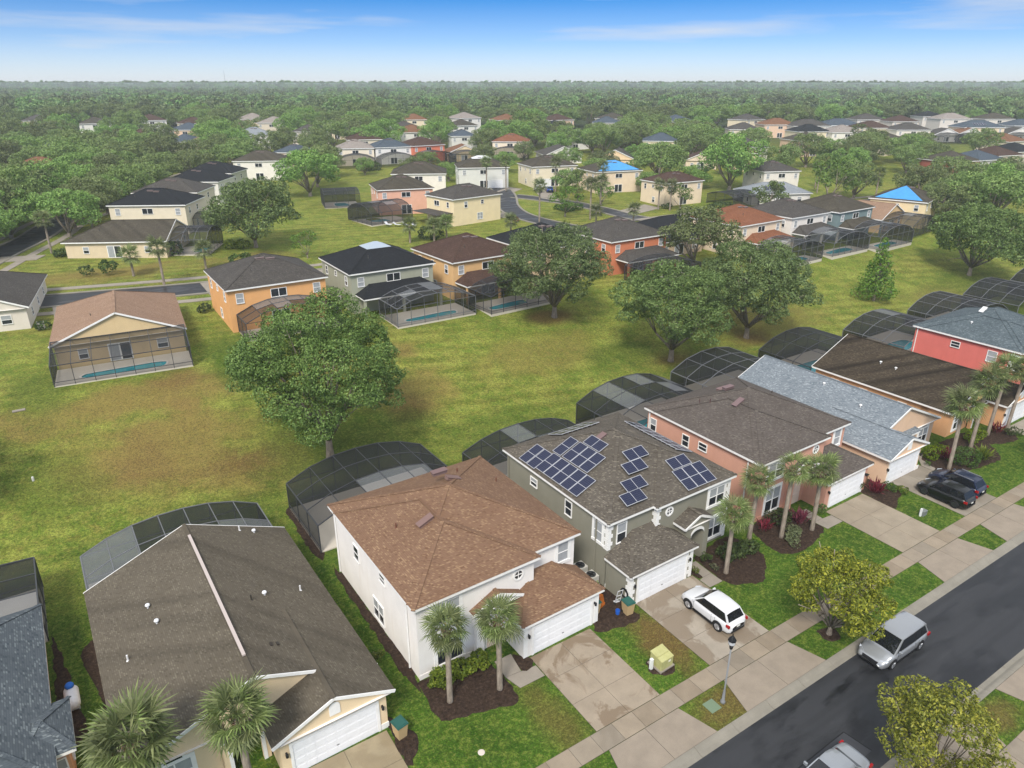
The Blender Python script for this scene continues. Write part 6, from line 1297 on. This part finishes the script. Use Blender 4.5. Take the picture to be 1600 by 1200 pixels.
# ------------------------------------------------------------------ vehicles
def car_paint(name, c, metal=0.0, rough=.28):
    m = NT(name); n = m.noise(m.coord(), 40, 2)
    m.p.inputs['Coat Weight'].default_value = .5; m.p.inputs['Coat Roughness'].default_value = .06
    return m.done(m.mix(m.math('MULTIPLY', n, .15), c, tuple(q*.8 for q in c[:3]) + (1,)), rough, metal)
M_TYRE = flat(30, 30, 32, 1, .85); M_RIM = flat(186, 188, 192, 1, .3, .7); M_BLACK = flat(22, 22, 24, 1, .5); M_CARGLASS = glass_mat('car_glass', (.012, .014, .017, 1), .04, .6)
M_TAIL = flat(150, 14, 18, 1, .25); M_HEAD = flat(200, 206, 214, 1, .12); M_PLATE = flat(226, 228, 222)
def car(name, label, x, y, rot, paint_, kind='suv', z=0.0, rails=False):
    t = thing(name, label, 'car' if kind != 'van' else 'minivan', (x, y, z), rad(rot))
    k = {'suv': dict(L=4.5, W=1.88, H=1.70, wb=2.67, r=.375, ws=(1.12, .28), rw=(-2.08, -1.62), belt=1.06, hood=1.03),
         'van': dict(L=5.17, W=2.02, H=1.75, wb=3.09, r=.36, ws=(1.55, .55), rw=(-2.45, -2.12), belt=1.02, hood=1.02),
         'sedan': dict(L=4.8, W=1.86, H=1.46, wb=2.8, r=.33, ws=(.95, .15), rw=(-1.75, -1.0), belt=.92, hood=.90)}[kind]
    hl, hw, bl = k['L']/2, k['W']/2, k['belt']
    wx = k['ws'][0]
    st = [(-hl, .60, .50, .80), (-hl + .05, .80, .36, .92), (-hl + .22, .93, .28, bl + .01), (-hl + .7, 1.0, .24, bl + .02), (-.6, 1.0, .22, bl), (.3, 1.0, .22, bl - .01), (wx - .05, .99, .22, bl - .01), (wx + .25, .98, .23, k['hood'] - .01), (hl - .75, .965, .24, k['hood'] - .07), (hl - .36, .92, .26, k['hood'] - .17), (hl - .12, .84, .28, k['hood'] - .33), (hl - .03, .74, .32, .58), (hl, .60, .40, .50)]
    b = MB(); ring = 15
    for sx, w_, zb, zt in st:
        w_ *= hw; h = zt - zb
        half = [(0, zt + .035), (w_*.55, zt + .022), (w_*.84, zt - .01), (w_*.96, zt - .05), (w_*1.0, zt - h*.30), (w_*1.0, zb + h*.35), (w_*.97, zb + h*.12), (w_*.90, zb)]
        pts = [(p, q) for p, q in half] + [(-p, q) for p, q in half[::-1] if p > 1e-6]
        b.v += [(sx, p, q) for p, q in pts]; ring = len(pts)
    for i in range(len(st) - 1):
        for j in range(ring):
            b.f.append((i*ring + j, i*ring + (j+1) % ring, (i+1)*ring + (j+1) % ring, (i+1)*ring + j)); b.m.append(0)
    b.f.append(tuple(range(ring))); b.f.append(tuple(len(b.v) - 1 - q for q in range(ring))); b.m += [0, 0]
    body = b.build('body', paint_, t, True)
    # cabin
    H = k['H']; (w0, w1), (r0, r1) = k['ws'], k['rw']; bw, tw = hw*.94, hw*.77
    c = MB(); zb_ = bl - .06
    A = [(w0, -bw, zb_), (w0, bw, zb_), (w1, tw, H - .07), (w1, -tw, H - .07)]; B = [(r0, -bw*.96, zb_), (r0, bw*.96, zb_), (r1, tw*.96, H - .09), (r1, -tw*.96, H - .09)]
    mid_ = ((w1 + r1)/2)
    C_ = [(mid_, -bw*1.01, zb_), (mid_, bw*1.01, zb_), (mid_, tw*1.02, H - .035), (mid_, -tw*1.02, H - .035)]
    c.quad(*A); c.quad(B[1], B[0], B[3], B[2]); 
    for s0, s1 in ((0, 3), (1, 2)): c.quad(A[s0], C_[s0], C_[s1], A[s1]) ; c.quad(C_[s0], B[s0], B[s1], C_[s1])
    c.build('cabin', paint_, t)
    rf = MB(); n = 4; rows = []
    for f_, (xx, zz, ww) in enumerate(((w1 + .02, H - .075, tw), ((w1*2 + mid_)/3, H - .02, tw*1.01), (mid_, H, tw*1.02), ((r1*2 + mid_)/3, H - .03, tw*.99), (r1 - .12, H - .085, tw*.95))):
        rows.append([(xx, ww*u, zz - .055*u*u*u*u - .012*u*u) for u in (-1, -.8, -.4, 0, .4, .8, 1)])
    for p, q in zip(rows[:-1], rows[1:]):
        for i in range(6): rf.quad(p[i], p[i+1], q[i+1], q[i])
    for p, q in zip(rows[:-1], rows[1:]):
        for i in (0, 6): rf.quad(p[i], q[i], (q[i][0], q[i][1], q[i][2] - .06), (p[i][0], p[i][1], p[i][2] - .06))
    rf.build('roof', paint_, t, True)
    def glass(nm, q, u0, u1, v0, v1, mt=M_CARGLASS, off=.008):
        q = [Vector(p) for p in q]; f = lambda u, v: (q[0]*(1-u) + q[1]*u)*(1-v) + (q[3]*(1-u) + q[2]*u)*v
        P_ = [f(u0, v0), f(u1, v0), f(u1, v1), f(u0, v1)]; nn = (P_[1] - P_[0]).cross(P_[3] - P_[0]).normalized(); ctr = Vector((mid_, 0, bl)); 
        if nn.dot(P_[0] - ctr) < 0: nn = -nn
        g = MB(); g.add([p + nn*off for p in P_] + [p - nn*.01 for p in P_], [(0,1,2,3), (0,1,5,4), (1,2,6,5), (2,3,7,6), (3,0,4,7)]); g.build(nm, mt, t)
    glass('windshield', A, .04, .96, .07, .97); glass('rear_window', B, .06, .94, .16, .95)
    for s0, s1 in ((0, 3), (1, 2)):
        glass('pillar_trim', [A[s0], C_[s0], C_[s1], A[s1]], .09, 1.0, .11, .94, M_BLACK, .004); glass('pillar_trim', [C_[s0], B[s0], B[s1], C_[s1]], .0, .91, .11, .94, M_BLACK, .004)
        glass('side_window', [A[s0], C_[s0], C_[s1], A[s1]], .10, .975, .12, .93); glass('side_window', [C_[s0], B[s0], B[s1], C_[s1]], .025, .50, .12, .93); glass('side_window', [C_[s0], B[s0], B[s1], C_[s1]], .54, .90, .14, .90)
    # wheels, arches, lamps
    for sx in (k['wb']/2 + .04, -k['wb']/2 + .04):
        for s in (-1, 1):
            a = MB()
            for i in range(12):
                p, q = math.pi*i/12 - .12, math.pi*(i+1)/12 - .12 + (.24/12 if i == 11 else 0); r_, R_ = k['r'] - .02, k['r'] + .075
                yy = s*(hw + .006); a.quad((sx + R_*math.cos(p), yy, k['r'] + R_*math.sin(p)), (sx + R_*math.cos(q), yy, k['r'] + R_*math.sin(q)), (sx + r_*.2*math.cos(q), yy, k['r'] + r_*.2*math.sin(q)), (sx + r_*.2*math.cos(p), yy, k['r'] + r_*.2*math.sin(p)))
            a.build('wheel_arch', M_BLACK, t)
            w_ = MB(); w_.lathe([(k['r']*.62, -.11), (k['r']*.93, -.11), (k['r'], -.07), (k['r'], .07), (k['r']*.93, .11), (k['r']*.62, .11)], 20)
            wo_ = w_.build('wheel', M_TYRE, t, True, loc=(sx, s*(hw - .075), k['r']), rot=(math.pi/2, 0, 0))
            rm = MB(); rm.lathe([(k['r']*.60, -.112), (k['r']*.60, .112)], 20)
            for q in range(5): an = q*2*math.pi/5; rm.beam((0, 0, s*-.116), (k['r']*.6*math.cos(an), k['r']*.6*math.sin(an), s*-.116), .07, .02)
            rm.build('rim', M_RIM if 'black' not in label else flat(70, 72, 76, 1, .3, .6), wo_)
    for s in (-1, 1):
        q = MB(); q.add([(hl - .16, s*hw*.50, k['hood'] - .36), (hl - .34, s*hw*.90, k['hood'] - .30), (hl - .48, s*hw*.93, k['hood'] - .17), (hl - .20, s*hw*.55, k['hood'] - .22)], [(0,1,2,3)]); q.v = [(x_ + .03, y_*1.02, z_ + .03) for x_, y_, z_ in q.v]; q.build('headlight', M_HEAD, t)
        q = MB(); q.box(-hl + .02, -hl + .30, s*hw*.93 - .06, s*hw*.93 + .06, bl - .24, bl - .06); q.build('tail_light', M_TAIL, t)
        q = MB(); q.box(w1 + .52, w1 + .64, *sorted((s*(hw*.97), s*(hw*.97 + .20))), bl + .02, bl + .17); q.build('mirror', paint_, t)
        q = MB(); q.box(-k['wb']/2 + .5, k['wb']/2 - .42, s*hw - .03, s*hw + .010, .22, .40); q.build('sill', M_BLACK, t)
        for xx in (mid_ - .02, w1 + .62, r1 + .62 if kind != 'van' else r1 + .9):
            q = MB(); q.box(xx - .007, xx + .007, s*hw - .02, s*hw + .003, .42, bl - .10); q.build('door_gap', M_BLACK, t)
        for xx in (mid_ + .16, r1 + .82):
            q = MB(); q.box(xx - .10, xx + .10, s*hw - .01, s*hw + .03, bl - .19, bl - .155); q.build('door_handle', paint_, t)
        if rails: q = MB(); q.beam((w1 - .15, s*tw*.9, H - .01), (r1 + .1, s*tw*.9, H - .02), .045, .05); q.build('roof_rail', M_RIM, t)
    q = MB(); q.add([(hl + .005, -hw*.48, .50), (hl + .005, hw*.48, .50), (hl - .08, hw*.52, .68), (hl - .08, -hw*.52, .68)], [(0,1,2,3)]); q.v = [(a_ + .03, b_, c_) for a_, b_, c_ in q.v]; q.build('grille', M_BLACK, t)
    q = MB(); q.box(hl - .16, hl + .012, -hw*.62, hw*.62, .30, .40); q.build('bumper', M_BLACK, t)
    q = MB(); q.box(-hl - .015, -hl + .16, -hw*.66, hw*.66, .36, .50); q.build('rear_bumper', M_BLACK, t)
    q = MB(); q.box(-hl - .012, -hl + .05, -.16, .16, .66, .78); q.build('number_plate', M_PLATE, t)
    return t
PW = car_paint('white_car_paint', (.60, .61, .62, 1)); PS = car_paint('silver_car_paint', (.34, .355, .37, 1), .5, .32); PK = car_paint('black_car_paint', (.005, .0055, .006, 1)); PN = car_paint('navy_car_paint', (.010, .016, .040, 1)); PG = car_paint('grey_car_paint', (.30, .32, .34, 1), .35); PB = car_paint('blue_car_paint', (.02, .08, .30, 1))
car('parked_car', 'white compact SUV parked on the olive house driveway', 32.95, 25.4, 90, PW, 'suv', .035)
car('parked_minivan', 'silver minivan parked at the kerb of the street', 40.4, 16.8, 180, PS, 'van', -.098)
car('parked_car', 'black SUV parked on the peach bungalow drive', 61.75, 24.7, 90, PK, 'suv', .035)
car('parked_car', 'navy SUV with silver roof rails beside the black one', 64.45, 25.1, 90, PN, 'suv', .035, True)
car('parked_car', 'pale grey car under the street tree across the road', 28.3, 13.05, 180, PG, 'sedan', -.098)
car('parked_car', 'dark car on the drive across the road', 35.9, 5.3, 90, PK, 'sedan', .035)
car('parked_car', 'grey car on the drive of the olive-roofed cream house', 115.2, 164.8, 60, PG, 'suv', hgt(115, 165) + .05); car('parked_car', 'blue car beside the grey one at the curve of the street', 118.0, 163.4, 60, PB, 'sedan', hgt(118, 163) + .05)

# ------------------------------------------------------------------ street furniture and yard things
t = thing('street_lamp', 'black lantern street lamp on a grey fluted post by the wet driveway', 'street lamp', (27.75, 19.75, 0))
b = MB(); b.lathe([(.16, 0), (.16, .12), (.10, .2), (.075, .9), (.055, 1.0), (.05, 4.1)], 10); b.build('post', flat(128, 130, 132), t, True)
b = MB(); b.lathe([(.05, 4.1), (.09, 4.14), (.12, 4.3), (.06, 4.36)], 10); b.lathe([(.07, 4.36), (.17, 4.44), (.20, 4.48)], 8); b.build('lantern_base', M_BLACK, t)
b = MB(); b.lathe([(.19, 4.48), (.22, 4.72)], 8); b.build('lantern_glass', flat(206, 208, 212, .9, .2), t)
b = MB(); b.lathe([(.24, 4.72), (.25, 4.76), (.16, 4.92), (.10, 5.0), (.04, 5.05), (.03, 5.2), (.005, 5.24)], 8); b.build('lantern_cap', M_BLACK, t)
def olive_box():
    m = NT('utility_paint'); n = m.noise(m.coord(), 2.2, 5, .65)
    return m.done(m.ramp(n, (.3, lin(168, 166, 108, .85)), (.6, lin(186, 184, 128, .85)), (.85, lin(140, 140, 96, .85))), .6)
t = thing('transformer', 'weathered pale green utility transformer on a concrete pad', 'transformer', (26.75, 23.95, 0), rad(3))
b = MB(); b.box(-.62, .62, -.58, .58, 0, .14); b.build('pad', M_CONC, t)
MO = olive_box(); b = MB(); b.box(-.50, .50, -.12, .48, .141, 1.0); b.build('body', MO, t)
b = MB(); b.prism([(-.52, -.5), (.52, -.5), (.52, -.13), (-.52, -.13)], .141, .86); b.build('hood', MO, t); b = MB(); b.add([(-.54, -.52, .865), (.54, -.52, .865), (.54, .5, 1.06), (-.54, .5, 1.06), (-.54, -.52, .82), (.54, -.52, .82), (.54, .5, 1.0), (-.54, .5, 1.0)], [(0,1,2,3), (0,4,5,1), (1,5,6,2), (2,6,7,3), (3,7,4,0)]); b.build('lid', MO, t)
b = MB(); b.box(.1, .3, -.507, -.5, .55, .7); b.build('warning_label', flat(236, 232, 214), t)
b = MB(); b.box(-.09, .09, -.09, .09, 0, .8); b.box(-.10, .10, -.10, .10, .8, .84); b.build('service_pedestal', paint(226, 228, 226), None, loc=(25.95, 24.0, 0), label='slim white service pedestal beside the transformer', cat='utility box')
def bin_(label, x, y, rot, lid=(44, 92, 84), body=(190, 164, 122)):
    t = thing('wheelie_bin', label, 'bin', (x, y, .03), rad(rot))
    b = MB(); b.add([(-.26,-.28,.06), (.26,-.28,.06), (.26,.28,.06), (-.26,.28,.06), (-.33,-.36,1.0), (.33,-.36,1.0), (.33,.36,1.0), (-.33,.36,1.0)], [(0,3,2,1), (4,5,6,7), (0,1,5,4), (1,2,6,5), (2,3,7,6), (3,0,4,7)]); b.build('tub', flat(*body), t)
    b = MB(); b.prism([(-.36,-.40), (.36,-.40), (.36,.40), (-.36,.40)], 1.0, 1.05); b.prism([(-.28,-.32), (.28,-.32), (.28,.32), (-.28,.32)], 1.05, 1.09); b.build('lid', flat(*lid), t)
    b = MB(); b.beam((-.25, .44, .95), (.25, .44, .95), .04); b.build('handle', flat(*lid), t)
    for s in (-1, 1): b = MB(); b.lathe([(.12, -.03), (.12, .03)], 12); b.build('wheel', M_TYRE, t, loc=(s*.27, .27, .12), rot=(0, math.pi/2, 0))
bin_('tan wheelie bin with a green lid beside the cream bungalow garage', 10.6, 28.0, 10); bin_('tan wheelie bin with a green lid at the olive garage corner', 28.15, 28.7, -4); bin_('tan wheelie bin with a black lid beside the salmon garage', 57.9, 30.2, 0, (38, 42, 44), (150, 112, 84)); bin_('brown wheelie bin with a green lid behind the white garage corner', 26.2, 30.0, 0)
def ac_unit(label, x, y, z=0):
    t = thing('air_conditioner', label, 'air conditioner', (x, y, z)); b = MB(); b.box(-.5, .5, -.5, .5, 0, .1); b.build('pad', M_CONC, t)
    b = MB(); b.box(-.42, .42, -.42, .42, .101, .85); b.build('case', flat(196, 194, 186), t)
    b = MB()
    for i in range(7): b.box(-.43, .43, -.43, .43, .16 + i*.09, .175 + i*.09)
    b.build('louvre', flat(150, 150, 146), t)
    b = MB(); b.lathe([(.36, .85), (.36, .90), (.30, .905), (.30, .86)], 18); b.build('fan_guard', flat(60, 62, 64), t); b = MB(); b.lathe([(.10, .87), (.10, .90)], 10)
    for i in range(4): a = i*math.pi/2 + .4; b.beam((0, 0, .875), (.28*math.cos(a), .28*math.sin(a), .875), .12, .012)
    b.build('fan', M_BLACK, t)
ac_unit('air conditioner against the olive wall, farther from the street', 28.0, 33.9); ac_unit('air conditioner against the olive wall, nearer the street', 28.0, 32.6); ac_unit('pale air conditioner beside the pale grey-roofed bungalow', -3.6, 106.6, hgt(-3.6, 106.6))
t = thing('propane_tank', 'white propane tank with a blue dome between two bungalows', 'gas tank', (-4.75, 40.6, 0), rad(92))
b = MB(); b.tube([(-.85, 0, .55), (-.78, 0, .55), (-.62, 0, .55), (.62, 0, .55), (.78, 0, .55), (.85, 0, .55)], [.10, .30, .40, .40, .30, .10], 16); b.build('tank', paint(232, 234, 238), t, True)
b = MB(); b.lathe([(.24, .92), (.24, 1.05), (.18, 1.14), (.02, 1.18)], 14, 0, (.55, 0)); b.build('dome', flat(38, 110, 206), t, True)
for s in (-.5, .5): b = MB(); b.box(s - .06, s + .06, -.3, .3, 0, .25); b.build('foot', paint(226, 228, 232), t)
b = MB(); b.lathe([(.20, 0), (.20, .02), (.17, .035), (.02, .04)], 14); b.build('cleanout_cap', flat(206, 196, 184), None, loc=(13.9, 24.6, 0), label='pale round cover in the lawn of the white house', cat='cover')
b = MB(); b.lathe([(.10, 0), (.10, .35), (.06, .42)], 10); b.build('marker_post', paint(214, 214, 206), None, loc=(-5.9, 68.7, hgt(-5.9, 68.7)), label='short pale marker post on the common', cat='post')
b = MB(); b.box(-.55, .55, -.22, .22, 0, .09); b.build('drain_grate', M_CONC, None, loc=(-6.4, 80.5, hgt(-6.4, 80.5)), label='flat pale drain cover on the common by the pinkish roof', cat='drain cover')
b = MB(); b.box(-.4, .4, -.4, .4, 0, .02); b.build('valve_cover', flat(110, 128, 104), None, loc=(27.0, 19.9, .004), label='flat grey-green valve cover near the lamp post', cat='cover')
t = thing('utility_box', 'small grey meter box with a white post on the verge past the salmon drive', 'utility box', (57.6, 24.3, 0)); b = MB(); b.box(-.28, .28, -.2, .2, 0, .42); b.prism([(-.3, -.22), (.3, -.22), (.3, .22), (-.3, .22)], .42, .46); b.build('body', flat(120, 124, 122), t); b = MB(); b.box(-.46, -.32, -.07, .07, 0, .75); b.build('post', paint(226, 228, 226), t)
# clutter by the olive wall
t = thing('hand_truck', 'white hand truck leaning on the olive wall', 'trolley', (28.25, 29.9, 0), rad(80)); b = MB()
for s in (-.2, .2): b.beam((0, s, .1), (-.32, s, 1.35), .035)
for z_ in (.35, .75, 1.3): b.beam((-.25*z_, -.2, .1 + z_*.95), (-.25*z_, .2, .1 + z_*.95), .03)
b.build('frame', paint(226, 228, 230), t); b = MB(); b.box(0, .25, -.2, .2, .06, .08); b.build('toe_plate', paint(200, 202, 206), t)
for s in (-.25, .25): b = MB(); b.lathe([(.1, -.03), (.1, .03)], 12); b.build('wheel', M_TYRE, t, loc=(-.08, s, .1), rot=(math.pi/2, 0, 0))
b = MB(); n = 20
for i in range(n):
    for rr in (.30, .36):
        a, c = 2*math.pi*i/n, 2*math.pi*(i+1)/n; b.beam((0, rr*math.cos(a), rr*math.sin(a)), (0, rr*math.cos(c), rr*math.sin(c)), .06)
b.build('hose_reel', flat(24, 26, 28), None, loc=(28.53, 29.55, 1.0), label='coiled black hose hung on the olive wall', cat='hose')
b = MB(); b.add([(-.3,-.3,0), (.3,-.3,0), (.3,.3,0), (-.3,.3,0), (-.2,-.15,.9), (.2,-.15,.9), (.2,.2,.9), (-.2,.2,.9)], [(0,3,2,1), (4,5,6,7), (0,1,5,4), (1,2,6,5), (2,3,7,6), (3,0,4,7)]); b.box(-.24, .24, -.34, -.30, .1, .3)
b.build('orange_cart', flat(206, 116, 44), None, loc=(27.0, 30.4, .03), rot=.3, label='orange yard cart standing on mulch between the white and olive houses', cat='cart')
b = MB(); b.lathe([(.14, 0), (.17, .32), (.16, .34), (.13, .05)], 12); b.build('bucket', flat(40, 96, 190), None, loc=(27.5, 29.0, .05), label='small blue bucket on the mulch beside the green-lidded bin', cat='bucket')
# far landmarks on the skyline
b = MB(); b.tube([(0, 0, 0), (0, 0, 120)], [1.6, .4], 6); b.build('radio_mast', flat(150, 150, 156), None, loc=(.543*5200 - .84*1930, .84*5200 + .543*1930, 0), label='thin radio mast standing above the horizon', cat='mast')
b = MB()
for i in range(5): b.box(-60 + i*9, 60 - i*16, -20, 20, i*9, (i+1)*9)
b.build('distant_hotel', flat(178, 182, 196), None, loc=(.543*6500 - .84*1720, .84*6500 + .543*1720, 0), label='pale stepped building far off on the skyline', cat='building')
# pool furniture
def lounge(label, x, y, rot, c):
    t = thing('lounge_chair', label, 'lounger', (x, y, hgt(x, y) + .15), rad(rot)); b = MB(); b.box(-.32, .32, -.9, .35, .3, .36); b.build('seat', flat(*c), t); b = MB(); b.add([(-.32, .35, .3), (.32, .35, .3), (.32, .9, .75), (-.32, .9, .75), (-.32, .35, .36), (.32, .35, .36), (.32, .88, .81), (-.32, .88, .81)], [(0,3,2,1), (4,5,6,7), (0,1,5,4), (1,2,6,5), (2,3,7,6), (3,0,4,7)]); b.build('backrest', flat(*c), t)
    for sx in (-.28, .28):
        for sy in (-.8, .3): b = MB(); b.box(sx - .02, sx + .02, sy - .02, sy + .02, 0, .3); b.build('leg', M_BLACK, t)
for i, (x, y, r_) in enumerate(((61, 143, 20), (62.6, 142, 40), (64.2, 141, 10), (65.6, 140, 0))): lounge('%s lounger in the cage of the butter yellow house' % ('outermost pale', 'second pale', 'third pale', 'innermost pale')[i], x, y, r_, (206, 208, 212))
# ------------------------------------------------------------------ air
hz = MB(); hz.box(-24000, 24000, -200, 24000, -3, 36.5)
hm = bpy.data.materials.new('haze'); hm.use_nodes = True; hm.node_tree.nodes.clear()
ho = hm.node_tree.nodes.new('ShaderNodeOutputMaterial'); pv = hm.node_tree.nodes.new('ShaderNodeVolumePrincipled')
pv.inputs['Color'].default_value = (.86, .93, 1.0, 1); pv.inputs['Density'].default_value = .0003; pv.inputs['Anisotropy'].default_value = .2
hm.node_tree.links.new(pv.outputs[0], ho.inputs['Volume'])
ho_ = hz.build('haze', hm, kind='stuff')
ho_['label'] = 'thin pale haze over the far wood'
